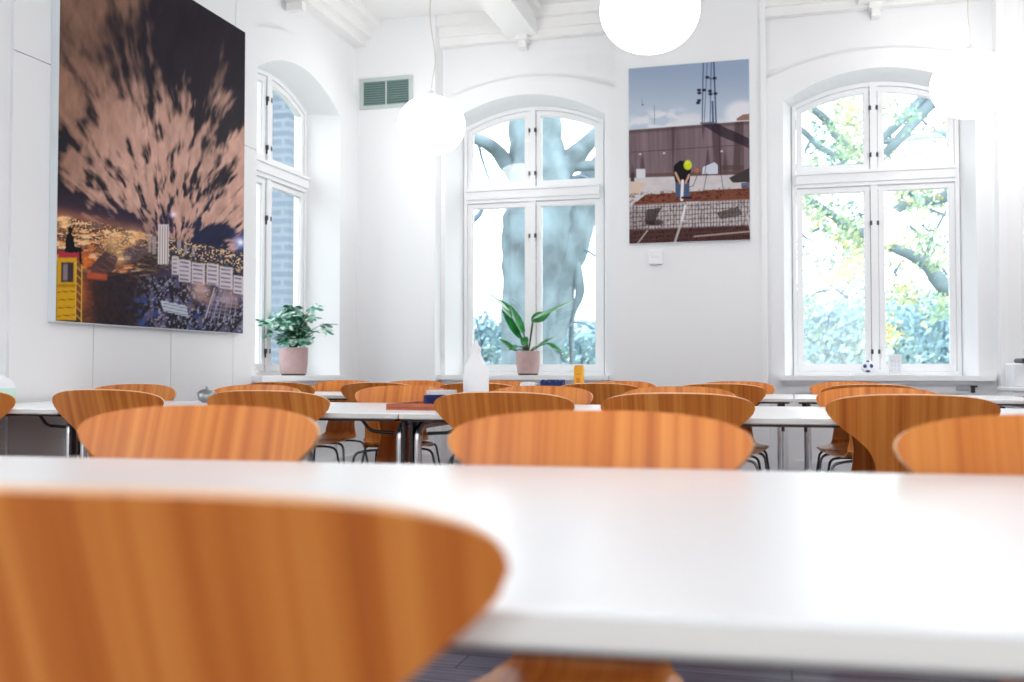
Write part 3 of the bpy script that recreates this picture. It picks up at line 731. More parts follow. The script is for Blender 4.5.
    a.line(683, 197, 692, 197, 2.4, srgb((34, 36, 48))); a.blob(698, 169.5, 2, 2.5, srgb((206, 110, 60)), .8)
    return a.c

def picture(name, P, s0, s1, d0, z0, z1, th, fn, nx, nz, label, toward=1):
    """canvas print: a stretched block with a printed front."""
    c = Vector(P((s0+s1)/2, d0, z0)); root = empty(name, c)
    def Q(s, d, z): return tuple(Vector(P(s, d, z)) - c)
    mb = MB(); lbox(mb, Q, s0, s1, d0-th, d0, z0, z1); mb.build('canvas', M['canvas_edge'], root)
    ss = np.linspace(s0+0.004, s1-0.004, nx); zs = np.linspace(z0+0.004, z1-0.004, nz)
    S, Z = np.meshgrid(ss, zs)
    W = np.array([P(s, d0-th-0.0015, z) for s, z in zip(S.ravel(), Z.ravel())])
    # the print's own drawing coordinates
    Zc = W[:,1]*math.cos(YAW) - W[:,0]*math.sin(YAW); Xc = W[:,0]*math.cos(YAW) + W[:,1]*math.sin(YAW)
    PX = (CX + F*Xc/Zc).reshape(S.shape); PY = (HY - F*(W[:,2]-H)/Zc).reshape(S.shape)
    col = np.clip(fn(PX, PY), 0, 1)
    me = bpy.data.meshes.new('print'); V = [tuple(v) for v in (W - np.array(c))]
    fs = [(j*nx+i, j*nx+i+1, (j+1)*nx+i+1, (j+1)*nx+i) for j in range(nz-1) for i in range(nx-1)]
    me.from_pydata(V, [], fs); ca = me.color_attributes.new('art', 'FLOAT_COLOR', 'POINT')
    rgba = np.concatenate([col.reshape(-1, 3), np.ones((nx*nz, 1))], axis=1).astype(np.float32)
    ca.data.foreach_set('color', rgba.ravel()); me.materials.append(attr_mat(name + '_print'))
    o = bpy.data.objects.new('print', me); C.objects.link(o); o.parent = root
    return tag(root, label, 'picture')
picture('canvas_picture', P_left, 4.225, 6.02, DL, 1.116, 3.175, 0.045, city_art, 300, 340, 'big canvas print of streaked clouds over a city at night on the left wall')
picture('canvas_picture', P_back, -1.236, -0.283, YP, 1.885, 3.31, 0.03, site_art, 240, 330, 'tall canvas print of a bending worker in yellow helmet between the windows')

# small white wall box under the construction print
b = at(656, 257, 7.97); mb = MB()
mb.box(-.05, .05, -.03, 0.005, -.055, .055, bev=.006); mb.box(-.03, .03, -.034, -.029, .0, .03, bev=.002)
o = mb.build('thermostat', M['white_plastic'], None, (b.x, YP*K-0.002, b.z)); tag(o, 'small white thermostat box on the wall under the construction print', 'thermostat')

# vent grille on the left back pier
v0 = at(357.5, 108, YP); v1 = at(410, 74.5, YP); vx0, vx1 = -3.595*K, -3.10*K
vz0, vz1 = rz(3.14), rz(3.41)
root = empty('vent_grille', ((vx0+vx1)/2, YP*K, vz0)); ox = (vx1-vx0)/2; hh = vz1-vz0
mb = MB()
mb.box(-ox, ox, -.015, 0, 0, .03); mb.box(-ox, ox, -.015, 0, hh-.03, hh); mb.box(-ox, -ox+.035, -.015, 0, .03, hh-.03); mb.box(ox-.035, ox, -.015, 0, .03, hh-.03); mb.box(-.006, .006, -.014, 0, .03, hh-.03)
mb.build('frame', M['vent_frame'], root)
mb = MB(); mb.box(-ox+.03, ox-.03, -.003, -.001, .025, hh-.025); mb.build('backing', M['vent_dark'], root)
mb = MB()
for k in range(10):
    z = .04 + k*(hh-.08)/9; mb.add([(-ox+.035,-.013,z-.006),(ox-.035,-.013,z-.006),(ox-.035,-.004,z+.009),(-ox+.035,-.004,z+.009),(-ox+.035,-.010,z-.008),(ox-.035,-.010,z-.008),(ox-.035,-.002,z+.006),(-ox+.035,-.002,z+.006)], [(0,1,2,3),(7,6,5,4),(0,4,5,1),(3,2,6,7)])
mb.build('louvre', M['vent'], root)
tag(root, 'grey green ventilation grille high on the wall in the left corner', 'vent')

# ------------------------------------------------------------------ pendant globes
def make_globe():
    root = empty('pendant_lamp')
    prof = []
    R, hgt = 0.249, 0.212
    for i in range(29):
        t = -PI/2 + PI*i/28; prof.append((max(0.0005, R*math.cos(t)**0.92 if math.cos(t) > 0 else 0.0005), hgt*math.sin(t)))
    mb = MB(); mb.lathe(prof, n=48); mb.build('globe_shade', M['opal'], root)
    mb = MB(); mb.lathe([(0.05, .205), (0.05, .225), (0.03, .24), (0.008, .26), (0.004, .27)], n=20, cap0=True, cap1=True); mb.build('lamp_holder', M['white_plastic'], root)
    zt = rz(ZC) - (rz(2.755))
    n = 24; pts = []
    for i in range(n+1):
        t = i/n; pts.append((0.035*math.sin(t*6.0)*(1-t)**0.7*math.sin(PI*min(1,t*3)/2), 0, .265 + (zt-.265-.02)*t))
    mb = MB(); mb.tube(pts, 0.0035, 6); mb.build('cable', M['cable'], root)
    mb = MB(); mb.lathe([(0.055, zt-.03), (0.05, zt-.008), (0.03, zt-.002)], n=20, cap0=True, cap1=True); mb.build('ceiling_rose', M['white_plastic'], root)
    return root
g0 = make_globe()
lamps = [(-2.64, 7.20, 'round glowing white globe pendant between the vent grille and middle window', 0.3),
         (-0.688, 5.175, 'largest glowing globe pendant, cut by the top edge above the construction print', 2.0),
         (1.20, 7.30, 'glowing globe pendant hanging in front of the right window top corner', 4.0)]
for i, (x, y, lab, a) in enumerate(lamps):
    o = g0 if i == 0 else copy_tree(g0)
    o.location = (x*K, y*K, rz(2.755) + (.045 if i == 2 else 0)); o.rotation_euler = (0, 0, a); tag(o, lab, 'lamp', 'white globe pendants')

# ------------------------------------------------------------------ small things on tables and sills
def pot_part(root, r, h):
    mb = MB(); mb.lathe([(r*.86, .012), (r*.90, .02), (r*.99, h*.5), (r, h-.004), (r*.985, h), (r*.90, h), (r*.88, h-.02)], n=36, cap0=True); mb.build('pot', M['pot'], root)
    mb = MB(); mb.lathe([(r*.80, 0), (r*.84, .004), (r*.84, .013)], n=30, cap0=True, cap1=True); mb.build('saucer', M['black_plastic'], root)
    mb = MB(); mb.lathe([(r*.90, h-.012), (r*.5, h-.006), (.002, h-.004)], n=24); mb.build('soil', M['soil'], root)

def lobed_leaf(mb, base, d, up, L, W, lobes=5, mi=0):
    """a lobed leaf: fan of tips around the petiole end."""
    d = d.normalized(); side = d.cross(up).normalized(); nrm = side.cross(d).normalized()
    pts = []
    for i in range(lobes*4+1):
        t = i/(lobes*4); ang = (t-0.5)*math.radians(255)
        rr = 0.55 + 0.45*abs(math.cos(t*lobes*PI + (PI/2 if lobes % 2 == 0 else PI/2)))
        rr = 0.45 + 0.55*abs(math.sin(t*lobes*PI))
        ln = L * (0.62 + 0.38*math.cos(ang*0.75)) * rr
        p = base + d*(math.cos(ang)*ln) + side*(math.sin(ang)*ln*W) + nrm*(-0.22*ln*abs(math.sin(ang)) - 0.35*ln*ln/L*math.cos(ang)*.4)
        pts.append(p)
    n = len(pts); mb.add([base] + pts, [(0, i+1, i+2) for i in range(n-1)], mi, False)

root = empty('potted_plant', (0,0,0)); pot_part(root, 0.105, 0.205)
rnd = random.Random(3); st = MB(); fo = MB()
for i in range(62):
    az = rnd.uniform(0, 2*PI); el = rnd.uniform(0.5, 1.5); ln = rnd.uniform(.07, .29)
    b0 = Vector((rnd.uniform(-.02,.02), rnd.uniform(-.02,.02), .20)); d = Vector((math.cos(az)*math.cos(el)*1.15, math.sin(az)*math.cos(el), math.sin(el)*1.25))
    tip = b0 + d*ln; mid = b0 + d*ln*.5 + Vector((0,0,.03))
    st.tube([b0, mid, tip], [.004, .003, .002], 6)
    dd = Vector((math.cos(az), math.sin(az), rnd.uniform(-1.0, .3))); lobed_leaf(fo, tip, dd, Vector((rnd.uniform(-.4,.4), rnd.uniform(-.4,.4)-.3, 1)), rnd.uniform(.08, .125), .95, 5)
st.build('stems', M['stem'], root); fo.build('foliage', M['variegated'], root)
p = at(293.5, 374, 6.93); sillz = rz(0.832)
root.location = (-3.60*K-0.02, 6.66*K, sillz)
phi = math.atan((293.5-CX)/F) - YAW; root.location = (-3.68*K, -3.68*K/math.tan(phi), sillz)
tag(root, 'bushy variegated green and white plant in pinkish pot on the left window sill', 'potted plant')

root = empty('potted_plant', (0,0,0)); pot_part(root, 0.098, 0.195)
def blade(mb, a, b, W, bend, nrm):
    a, b = Vector(a), Vector(b); n = 12; d = (b-a); side = d.cross(nrm).normalized(); L_, R_, Mid = [], [], []
    for i in range(n+1):
        t = i/n; w = W*math.sin(PI*min(1, t*1.02)**0.75)**0.9 if 0 < t < 1 else 0.0006
        c = a + d*t + nrm*(-bend*(t*t)) + nrm*0
        Mid.append(tuple(c - nrm*w*.25)); L_.append(tuple(c - side*w)); R_.append(tuple(c + side*w))
    mb.loft([L_, Mid, R_], 0, False, False, True, False)
st = MB(); fo = MB()
S = 8.2/1000  # metres per photo unit at the sill
def q(dx, dz, dy=0.0): return Vector((dx*S, dy, dz*S))
leaves = [  # stem end and leaf tip (in units right/up of the pot centre), leaf half width
 ((-17, 57, -.02), (-38, 78, -.10), .055, (.3, -.2, 1)), ((-14, 52, .05), (-30, 70, .1), .05, (.5, -.5, .8)),
 ((-3, 37, -.03), (-12, 62, -.08), .045, (.8, -.5, .3)), ((6, 50, -.02), (44, 66, -.06), .05, (-.2, -.5, 1)), ((4, 48, 0), (18, 56, .1), .05, (0, -1, .3)),
 ((-6, 33, -.05), (-20, 58, -.1), .04, (.7, -.6, .3)), ((-10, 22, -.05), (-23, 34, -.12), .032, (.4, -.6, .8)), ((2, 18, -.08), (-4, 32, -.14), .042, (0, -1, .3)),
 ((18, 28, 0), (30, 22, .06), .03, (.3, -.8, .8)), ((-8, 12, -.06), (-16, 6, -.1), .02, (0, -1, .5)), ((8, 26, .05), (20, 36, .12), .028, (-.3, -.6, .8))]
for (a, b, w, nr) in leaves:
    a = (a[0]*1.1, a[1]*1.14, a[2]); b = (b[0]*1.14, b[1]*1.17, b[2])
    A = q(a[0], a[1]+0, a[2]); B = q(b[0], b[1], b[2]); base = Vector((A.x*.12, A.y*.3, .19)); A.z += .0; B.z += .0
    A.z = .19 + (a[1]-24)*S if a[1] > 24 else .19 + a[1]*S*.4; B.z = .19 + (b[1]-24)*S if b[1] > 24 else .19 + b[1]*S*.4
    st.tube([base, (base+A)/2 + Vector((A.x*.06, 0, .015)), A], [.006, .005, .004], 7)
    blade(fo, A - (B-A)*.05, B, w, .03, Vector(nr).normalized())
st.build('stems', M['stem'], root); fo.build('foliage', M['leaf'], root)
phi = math.atan((528-CX)/F) - YAW
root.location = ((YB+.06)*K*math.tan(phi), (YB+.06)*K, sillz)
tag(root, 'tall plant with long glossy green blades in pinkish pot on the middle window sill', 'potted plant')

# white tapered bottle on the second table
root = empty('bottle', (*at(476, 400, 3.72, False).to_2d(), TZ))
mb = MB(); r = .0505
mb.lathe([(r*.9, 0), (r, .006), (r, .135), (r*.93, .155), (r*.62, .185), (r*.42, .205), (r*.36, .222)], n=36, cap0=True, cap1=True); mb.build('body', M['white_plastic'], root)
mb = MB(); mb.lathe([(r*.40, .222), (r*.38, .238), (r*.2, .246), (r*.12, .262), (r*.08, .266)], n=24, cap0=True, cap1=True); mb.build('cap', M['white_plastic'], root)
tag(root, 'blurred white bottle with tapered neck standing in front of the middle window', 'bottle')

# wooden tray with navy napkins on the second table
root = empty('serving_tray', (0, 0, TZ)); tw, td = .125, .16
mb = MB(); mb.box(-tw, tw, -td, td, 0, .008); mb.build('tray_base', M['tray'], root)
mb = MB(); mb.box(-tw, tw, -td, -td+.012, .008, .024, bev=.002); mb.box(-tw, tw, td-.012, td, .008, .024, bev=.002)
mb.box(-tw, -tw+.012, -td+.012, td-.012, .008, .024); mb.box(tw-.012, tw, -td+.012, td-.012, .008, .024); mb.build('rim_wall', M['tray'], root)
tp = at(422, 410, 3.55, False); root.location = (tp.x+.0, 3.66, TZ); 
tag(root, 'red brown wooden tray on the second table holding navy and white napkins', 'tray')
def crumpled(name, w, d, h, m, loc, label, cat, group=None, seed=1, rot=0.0, layers=1):
    mb = MB(); r_ = random.Random(seed); n = 10
    for l in range(layers):
        z0, z1 = h*l/layers, h*(l+1)/layers - (.0015 if layers > 1 else 0)
        top = [[(-w+2*w*i/n, -d+2*d*j/n, z1 + (r_.uniform(-1, 1)*.12*h if layers == 1 else r_.uniform(-.0006, .0006))) for i in range(n+1)] for j in range(n+1)]
        ring = lambda z: [(-w, -d, z), (w, -d, z), (w, d, z), (-w, d, z)]
        vs = [p for row in top for p in row]; mb.add(vs, [(j*(n+1)+i, j*(n+1)+i+1, (j+1)*(n+1)+i+1, (j+1)*(n+1)+i) for j in range(n) for i in range(n)], 0, layers == 1)
        edge = [top[0][i] for i in range(n+1)] + [top[j][n] for j in range(1, n+1)] + [top[n][i] for i in range(n-1, -1, -1)] + [top[j][0] for j in range(n-1, 0, -1)]
        low = [(p[0], p[1], z0) for p in edge]; mb.loft([low, edge], 0, True, False)
    o = mb.build(name, m, None, loc); o.rotation_euler = (0, 0, rot); return tag(o, label, cat, group)
crumpled('napkin_stack', .058, .06, .046, M['navy'], (tp.x+.048, 3.645, TZ+.0095), 'stack of navy blue napkins standing on the wooden tray', 'napkins', None, 4, .08, 6)
crumpled('napkin_stack', .046, .05, .018, M['paper'], (tp.x+.046, 3.645, TZ+.0560), 'white folded napkins lying on top of the navy stack on the tray', 'napkins', None, 5, .05, 3)
# navy cloth and white tissue on the third table, yellow carton
c = at(552, 383, 5.72, False); crumpled('folded_cloth', .066, .05, .086, M['navy'], (c.x, 5.74, TZ), 'dark navy folded cloth on the farthest table left of the yellow carton', 'cloth', None, 8, .05)
c = at(530, 383, 5.72, False); crumpled('paper_tissue', .046, .04, .074, M['paper'], (c.x, 5.70, TZ), 'crumpled white tissue beside the navy cloth under the plant pot', 'tissue', None, 13, .0)
root = empty('drink_carton', (at(579, 383, 5.74, False).x, 5.74, TZ))
mb = MB(); mb.box(-.026, .026, -.026, .026, 0, .172, bev=.004); mb.build('carton', M['yellow'], root)
mb = MB(); mb.box(-.024, .024, -.003, .003, .170, .178); mb.build('folded_seam', M['orange_print'], root)
mb = MB()
mb.box(-.017, .017, -.0268, -.0262, .055, .060); mb.box(-.017, .017, -.0268, -.0262, .125, .129)
mb.lathe([(.0005, 0), (.015, .0), (.015, .0005)], (0, 0, 0), 20)
mb.v = [(v[0], v[1], v[2]) for v in mb.v]
mb2 = MB(); mb2.box(-.017, .017, -.0268, -.0262, .055, .059); mb2.box(-.017, .017, -.0268, -.0262, .124, .128); mb2.box(-.011, .011, -.0268, -.0262, .078, .105, bev=.0002)
mb2.build('printed_label', M['orange_print'], root)
tag(root, 'bright yellow drink carton standing on the farthest table before the middle window', 'carton')
# white jug at the left frame edge
root = empty('jug', (0,0,TZ)); mb = MB()
mb.lathe([(.05, 0), (.062, .01), (.068, .05), (.064, .085)], n=30, cap0=True); mb.build('jug_base', M['glaze_green'], root)
mb = MB(); mb.lathe([(.064, .085), (.055, .115), (.035, .135), (.012, .145), (.010, .155)], n=30, cap1=True); mb.build('jug_top', M['white_plastic'], root)
mb = MB(); mb.tube(round_path([(-.06, 0, .07), (-.10, 0, .09), (-.09, 0, .03), (-.062, 0, .02)], .02), .006, 8); mb.build('handle', M['white_plastic'], root)
pj = at(2.5, 395, 3.60, False); root.location = (pj.x, 3.60, TZ); root.scale = (.85, .85, .84)
tag(root, 'round white jug with pale green base cut by the left frame edge', 'jug')
# small grey bowl glimpsed left of the third near chair
root = empty('sugar_bowl', (0,0,TZ)); mb = MB(); mb.lathe([(.020, 0), (.036, .012), (.043, .045), (.041, .045), (.030, .012)], n=24, cap0=True); mb.build('bowl', M['steel'], root)
mb = MB(); mb.lathe([(.040, .046), (.030, .056), (.006, .062), (.007, .072), (.003, .074)], n=24, cap0=True, cap1=True); mb.build('lid', M['steel'], root)
pj = at(207, 400, 4.1, False); root.location = (pj.x, 4.1, TZ)
tag(root, 'small blurred grey metal bowl on the second table, left of a brown chair back', 'bowl')
# toy football, printed candle box, slim tray on the right window sill
yb = (YB+.10)*K; phi = math.atan((867.5-CX)/F)-YAW; r = .047
me = MB()
import bmesh
bm = bmesh.new(); bmesh.ops.create_icosphere(bm, subdivisions=4, radius=r)
ico = bmesh.new(); bmesh.ops.create_icosphere(ico, subdivisions=1, radius=1.0); poles = [v.co.normalized() for v in ico.verts]
rot = Matrix.Rotation(.5, 3, 'X') @ Matrix.Rotation(.35, 3, 'Z')
vs = [tuple(v.co) for v in bm.verts]; fs = []; mi = []
for f in bm.faces:
    cn = f.calc_center_median().normalized(); fs.append(tuple(v.index for v in f.verts)); mi.append(1 if max(cn.dot(rot @ p_) for p_ in poles) > math.cos(.33) else 0)
bm.free(); ico.free()
me.v = vs; me.f = fs; me.mi = mi; me.sm = [True]*len(fs)
trx = yb*math.tan(math.atan((882-CX)/F)-YAW)
o = me.build('football', [M['white_plastic'], M['blue_patch']], None, (yb*math.tan(phi), yb, sillz+.0205+r)); tag(o, 'small white football with dark blue patches on the right window sill', 'ball')
phi = math.atan((895-CX)/F)-YAW; root = empty('gift_box', (yb*math.tan(phi), yb, sillz+.0205))
mb = MB(); mb.box(-.042, .042, -.03, .03, 0, .112, bev=.003); mb.build('box_body', M['paper'], root)
mb = MB(); mb.box(-.044, .044, -.032, .032, .112, .135, bev=.003); mb.build('lid', M['paper'], root)
mb = MB()
for i in range(3):
    for j in range(3): mb.box(-.034+.024*i, -.018+.024*i, -.0312, -.0306, .012+.03*j, .034+.03*j)
mb.build('printed_pattern', M['grey_print'], root)
tag(root, 'small white box with faint grey squares on the right window sill', 'box')
mb = MB(); mb.box(-.23, .23, -.06, .06, 0, .012, bev=.003); mb.box(-.22, .22, -.05, .05, .012, .02, bev=.002)
o = mb.build('sill_tray', M['paper'], None, (trx, yb, sillz)); tag(o, 'slim white tray lying under the football and box on the window sill', 'tray')
# grey bracket latch below the right sill
phi = math.atan((965-CX)/F)-YAW; yy = YB*K-.025
root = empty('sill_latch', (yy*math.tan(phi), yy, rz(0.735)))
mb = MB(); mb.box(-.06, .05, -.012, .0, -.012, .014); mb.build('strip', M['steel'], root)
mb = MB(); mb.box(.035, .062, -.02, .0, -.03, .022, bev=.003); mb.box(.03, .075, -.03, -.02, .008, .022); mb.build('catch', M['black_plastic'], root)
tag(root, 'grey metal latch with black catch under the right window sill', 'latch')

# white sideboard with vent grille and the machine on it, cut by the right frame edge
sx0 = 1.415; sy1 = YP*K - .03; sy0 = sy1 - .42
root = empty('radiator_cabinet', (sx0+.35, (sy0+sy1)/2, 0)); w2 = .35; d2 = .21; ht = rz(0.755)
mb = MB(); mb.box(-w2, w2, -d2, d2, .06, ht-.025, bev=.002); mb.box(-w2+.03, w2-.03, -d2+.03, d2, 0, .06); mb.build('cabinet_body', M['trim'], root)
mb = MB(); mb.box(-w2-.015, w2+.015, -d2-.02, d2, ht-.025, ht, bev=.004); mb.build('cabinet_top', M['trim'], root)
g = MB(); g.box(-w2+.03, w2-.03, -d2-.003, -d2-.001, .10, ht-.06); gr = g.build('grille_backing', M['vent_dark'], root)
g = MB(); x = -w2+.03
while x < w2-.035: g.box(x, x+.009, -d2-.010, -d2-.004, .10, ht-.06); x += .018
z = .10
while z < ht-.06: g.box(-w2+.03, w2-.03, -d2-.0095, -d2-.0045, z, z+.006); z += .05
g.build('grille', M['vent_frame'], root)
tag(root, 'white radiator cabinet with a wire grille front at the right frame edge', 'cabinet')
root = empty('coffee_machine', (sx0+.35, (sy0+sy1)/2-.02, ht))
mb = MB(); mb.box(-.33, .30, -.15, .16, 0, .16, bev=.012); mb.build('machine_body', M['white_plastic'], root)
mb = MB(); mb.box(-.25, .24, -.160, -.149, .035, .10, bev=.004); mb.build('front_panel', M['paper'], root)
mb = MB(); mb.box(-.285, .25, -.17, .10, .160, .192, bev=.010); mb.build('top_tray', M['black_plastic'], root)
tag(root, 'white appliance with a black tray on top, on the cabinet at the right edge', 'appliance')

# ------------------------------------------------------------------ outside
def tree_obj(name, limbs, m, parent=None):
    mb = MB()
    for l in limbs:
        pts = [Vector(p[:3]) for p in l]; rs = [p[3] for p in l]
        P2, R2 = [], []
        for i in range(len(pts)-1):
            p0, p1, p2, p3 = pts[max(i-1,0)], pts[i], pts[i+1], pts[min(i+2,len(pts)-1)]
            for k in range(5):
                t = k/5; P2.append(0.5*((2*p1)+(-p0+p2)*t+(2*p0-5*p1+4*p2-p3)*t*t+(-p0+3*p1-3*p2+p3)*t**3)); R2.append(rs[i]*(1-t)+rs[i+1]*t)
        P2.append(pts[-1]); R2.append(rs[-1])
        rn = random.Random(len(P2)); R2 = [r_*(1+rn.uniform(-.05,.05)) for r_ in R2]
        mb.tube(P2, R2, 12)
    return mb.build(name, m, parent)
def W(px, py, Y, dY=0):
    return tuple(at(px, py, Y+dY, False))
TY = 14.0
def L(*pts): return [(*W(px, py, TY, dy), r) for px, py, dy, r in pts]
GZ = -0.9
root = empty('big_tree', (at(533, 380, TY, False).x, TY, GZ))
def sh(o, root): o.location = -Vector(root.location); return o
base = at(533, 380, TY, False)
trunk = [(base.x+.0, TY, GZ, .62), (base.x-.0, TY, .3, .47)] + L((530, 340, 0, .42), (532, 280, 0, .45), (536, 230, 0, .52), (540, 185, 0, .46), (536, 140, 0, .40), (533, 90, 0, .36), (528, 30, 0, .28))
limbs = [trunk,
  L((548, 300, .2, .30), (562, 250, .3, .38), (575, 215, .5, .36), (596, 180, .9, .26), (640, 120, 1.5, .2)),
  L((553, 172, 0, .26), (572, 158, .2, .17), (590, 140, .4, .12), (615, 115, .8, .10)),
  L((560, 163, 0, .12), (580, 165, .2, .085), (605, 163, .5, .075)),
  L((522, 180, 0, .16), (507, 163, -.2, .12), (495, 148, -.4, .10), (477, 138, -.7, .085), (450, 135, -1, .07)),
  L((545, 350, 0, .25), (556, 300, .2, .27), (560, 255, .3, .26)),
  L((575, 262, .2, .09), (580, 292, .2, .07), (572, 320, .3, .04), (572, 372, .3, .03))]
tw = [L((478, 140, -.5, .025), (482, 158, -.4, .02), (492, 188, -.4, .014), (495, 205, -.4, .01)),
  L((470, 222, -.5, .05), (479, 214, -.5, .04), (484, 204, -.5, .02)),
  L((568, 192, .2, .04), (580, 183, .2, .03), (600, 190, .2, .02)), L((570, 178, .1, .03), (582, 175, .1, .025), (596, 182, .1, .015)),
  L((572, 240, .2, .03), (590, 252, .2, .02), (605, 262, .2, .015)), L((560, 335, .1, .02), (576, 322, .1, .018), (598, 330, .1, .01))]
sh(tree_obj('trunk', limbs, M['bark'], root), root); sh(tree_obj('twigs', tw, M['twig'], root), root)
tag(root, 'huge pale trunk forking behind the middle window mullion', 'tree')

# tree whose branches fill the right window
TY = 13.0
root = empty('garden_tree', (at(1080, 380, TY, False).x, TY, GZ))
tx = at(1080, 380, TY, False).x
limbs = [[(tx, TY, GZ, .35), (tx, TY, 1.5, .28), (*W(1075, 250, TY), .24), (*W(1068, 120, TY), .2), (*W(1050, 0, TY), .15)],
  L((1070, 330, 0, .17), (1000, 310, 0, .14), (948, 288, 0, .10), (925, 262, 0, .075), (885, 243, 0, .055), (860, 232, 0, .04)),
  L((1072, 170, 0, .14), (1000, 140, 0, .1), (948, 133, 0, .06), (910, 137, 0, .045), (884, 141, 0, .03)),
  L((1040, 120, 0, .12), (960, 190, 0, .08), (905, 205, 0, .06), (862, 232, 0, .06), (830, 212, 0, .05), (803, 196, 0, .05), (770, 190, 0, .04)),
  L((1050, 60, 0, .12), (960, 80, 0, .08), (890, 150, 0, .06), (864, 166, 0, .07), (830, 168, 0, .055), (800, 167, 0, .05), (770, 160, 0, .04)),
  L((960, 60, 0, .07), (880, 140, 0, .05), (845, 140, 0, .045), (828, 118, 0, .05), (806, 102, 0, .05), (780, 95, 0, .04)),
  L((850, 160, 0, .04), (822, 146, 0, .04), (803, 128, 0, .04), (780, 120, 0, .03)),
  L((948, 215, 0, .02), (925, 205, 0, .02), (905, 185, 0, .012)), L((925, 262, 0, .03), (935, 235, 0, .02), (948, 210, 0, .012))]
tw = []
rt = random.Random(21)
for k in range(46):
    x, y = rt.uniform(795, 965), rt.uniform(70, 300); dx, dy = rt.uniform(-22, 22), rt.uniform(-16, 16); dd = rt.uniform(-.8, .8)
    tw.append(L((x, y, dd, .022), (x+dx*.5+rt.uniform(-4, 4), y+dy*.5+rt.uniform(-4, 4), dd, .015), (x+dx, y+dy, dd, .007)))
sh(tree_obj('trunk', limbs, M['bark'], root), root); sh(tree_obj('twigs', tw, M['twig'], root), root)
def leaf_cloud(n, fn, size, seed):
    r_ = random.Random(seed); mb = MB()
    for k in range(n):
        p = Vector(fn(r_)); a = Vector((r_.gauss(0,1), r_.gauss(0,1), r_.gauss(0,1))).normalized(); b = a.orthogonal().normalized()
        c_ = a.cross(b); s = size*r_.uniform(.6, 1.4)
        mb.add([p - b*s, p + c_*s*.55, p + b*s, p - c_*s*.55], [(0,1,2,3)])
    return mb
cl = [(rt.uniform(785, 975), rt.uniform(60, 335), rt.uniform(-1.2, 1.2)) for _ in range(150)]
def f1(r_):
    c_ = cl[int(r_.random()**1.0*len(cl))]; p = Vector(W(c_[0]+r_.gauss(0, 7), c_[1]+r_.gauss(0, 6), TY, c_[2])); p.y += r_.gauss(0, .25); return p
sh(leaf_cloud(7500, f1, .034, 5).build('foliage', M['tree_leaf'], root), root)
tag(root, 'garden tree with pale green and yellow leaves outside the right window', 'tree')

# shrubs and low trees farther off
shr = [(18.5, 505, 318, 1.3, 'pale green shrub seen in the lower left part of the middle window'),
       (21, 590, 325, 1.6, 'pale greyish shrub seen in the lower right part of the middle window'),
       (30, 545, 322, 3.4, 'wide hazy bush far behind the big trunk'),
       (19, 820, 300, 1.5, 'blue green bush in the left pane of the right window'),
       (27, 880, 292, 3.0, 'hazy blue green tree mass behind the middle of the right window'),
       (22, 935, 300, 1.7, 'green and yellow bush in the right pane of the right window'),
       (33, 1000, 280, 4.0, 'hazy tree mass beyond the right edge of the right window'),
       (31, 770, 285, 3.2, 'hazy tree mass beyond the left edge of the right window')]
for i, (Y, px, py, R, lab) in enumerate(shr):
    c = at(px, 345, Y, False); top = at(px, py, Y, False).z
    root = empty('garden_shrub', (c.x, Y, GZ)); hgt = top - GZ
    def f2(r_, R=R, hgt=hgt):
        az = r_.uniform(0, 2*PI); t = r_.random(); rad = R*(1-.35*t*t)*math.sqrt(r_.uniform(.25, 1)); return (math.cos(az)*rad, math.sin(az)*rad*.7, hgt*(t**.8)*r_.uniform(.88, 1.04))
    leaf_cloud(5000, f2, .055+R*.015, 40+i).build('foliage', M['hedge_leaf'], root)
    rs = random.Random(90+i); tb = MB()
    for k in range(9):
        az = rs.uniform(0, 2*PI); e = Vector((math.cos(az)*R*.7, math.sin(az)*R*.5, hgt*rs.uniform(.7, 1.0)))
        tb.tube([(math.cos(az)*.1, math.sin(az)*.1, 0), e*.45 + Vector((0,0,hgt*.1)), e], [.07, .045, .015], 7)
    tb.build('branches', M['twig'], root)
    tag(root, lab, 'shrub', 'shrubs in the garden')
mb = MB(); mb.box(-45, 45, 9.2, 90, GZ-.2, GZ); mb.box(-45, -4.3, -25, 9.2, GZ-.2, GZ); struct(mb.build('ground', M['grass']))

# neighbouring brick house seen through the left window
m, nt, b_ = new_mat('pale_blue_brick')
tc = nt.nodes.new('ShaderNodeTexCoord'); br = nt.nodes.new('ShaderNodeTexBrick'); mp = nt.nodes.new('ShaderNodeMapping'); mp.inputs['Rotation'].default_value = (PI/2, 0, 0)
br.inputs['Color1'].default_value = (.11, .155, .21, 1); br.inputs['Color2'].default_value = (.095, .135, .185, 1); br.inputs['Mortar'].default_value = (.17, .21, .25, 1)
br.inputs['Scale'].default_value = 1; br.inputs['Brick Width'].default_value = .9; br.inputs['Row Height'].default_value = .14; br.inputs['Mortar Size'].default_value = .03
nt.links.new(tc.outputs['Object'], mp.inputs['Vector']); nt.links.new(mp.outputs[0], br.inputs['Vector']); nt.links.new(br.outputs['Color'], b_.inputs['Base Color']); b_.inputs['Roughness'].default_value = .9
hx, hy = -8.6, 14.2
root = empty('brick_house', (hx, hy, GZ))
mb = MB(); mb.box(-3.6, 1.0, 0, 4, 0, 6.6); mb.build('wall', m, root)
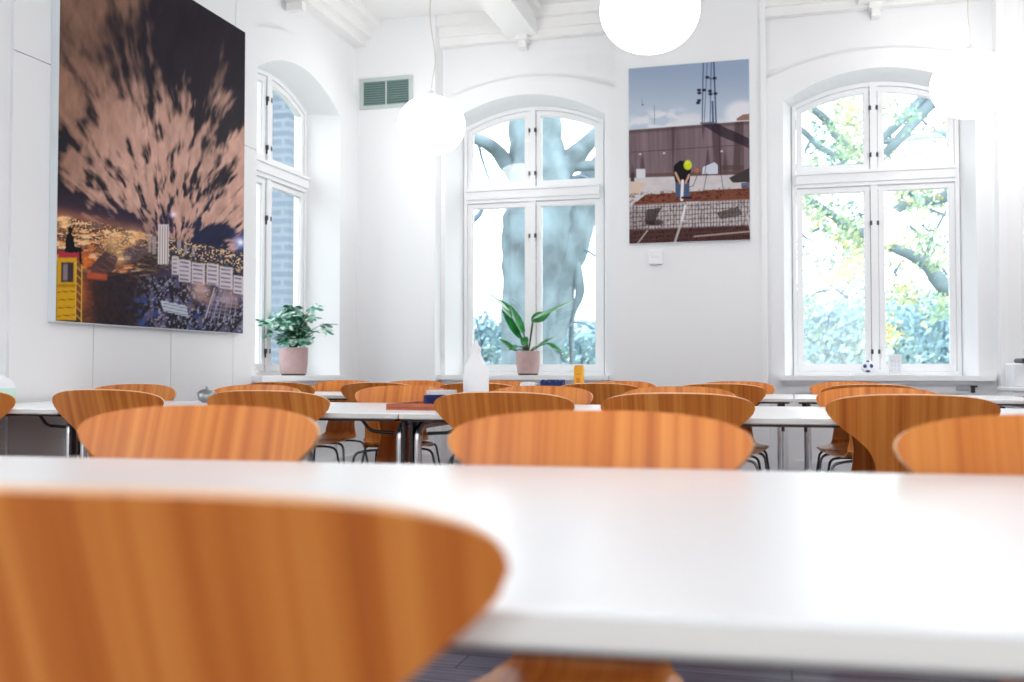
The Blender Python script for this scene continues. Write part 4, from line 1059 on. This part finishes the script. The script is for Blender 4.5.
mb = MB(); mb.loft([[(-3.9, -.3, 6.6), (1.3, -.3, 6.6), (1.3, 4.3, 6.6), (-3.9, 4.3, 6.6)], [(-3.9, 2, 8.4), (1.3, 2, 8.4), (1.3, 2.05, 8.4), (-3.9, 2.05, 8.4)]], 0, True, True); mb.build('roof', M['steel'], root)
for wx in (-2.9, -1.2, .05):
    for wz in (1.2, 4.0):
        mb = MB(); mb.box(wx-.35, wx+.35, -.04, .02, wz, wz+1.3); fr_ = mb.build('window', M['trim'], root)
        mb = MB(); mb.box(wx-.28, wx+.28, -.05, -.03, wz+.07, wz+1.23); mb.build('pane', M['vent'], fr_)
tag(root, 'pale blue brick house outside, glimpsed through the left window', 'house')

# ------------------------------------------------------------------ light
w = bpy.data.worlds.new('World'); bpy.context.scene.world = w; w.use_nodes = True
bg = w.node_tree.nodes['Background']; bg.inputs['Color'].default_value = (0.93, 0.97, 1.0, 1); bg.inputs['Strength'].default_value = 3.0
def lamp(name, x, y, z, power, col=(1, .97, .93), rad=.24):
    l = bpy.data.lights.new(name, 'POINT'); l.energy = power; l.color = col; l.shadow_soft_size = rad
    o = bpy.data.objects.new(name, l); C.objects.link(o); o.location = (x, y, z); return o
# unseen point lights added as fill, standing in for pendants out of frame
for x, y in ((1.2, 3.2), (-0.7, 1.2), (3.0, 5.2)):
    lamp('unseen_fill_light', x*K, y*K, rz(2.755), 20)

# ------------------------------------------------------------------ camera
cam = bpy.data.cameras.new('Camera'); co = bpy.data.objects.new('Camera', cam); C.objects.link(co)
co.location = (0, 0, H); co.rotation_euler = (PI/2 + math.radians(1.69), 0, YAW)
cam.sensor_width = 36; cam.lens = 36*F/1024; cam.clip_start = 0.02; cam.clip_end = 300
cam.dof.use_dof = True; cam.dof.focus_distance = 4.6; cam.dof.aperture_fstop = (cam.lens/1000)/0.0118
bpy.context.scene.camera = co
sc = bpy.context.scene
sc.view_settings.view_transform = 'Standard'; sc.view_settings.look = 'None'; sc.view_settings.gamma = 1.0
sc.view_settings.use_curve_mapping = False; sc.view_settings.exposure = 0.68
sc.cycles.use_denoising = True; sc.cycles.max_bounces = 8; sc.cycles.diffuse_bounces = 5; sc.cycles.transparent_max_bounces = 12
sc.cycles.sample_clamp_indirect = 8.0; sc.cycles.caustics_reflective = False
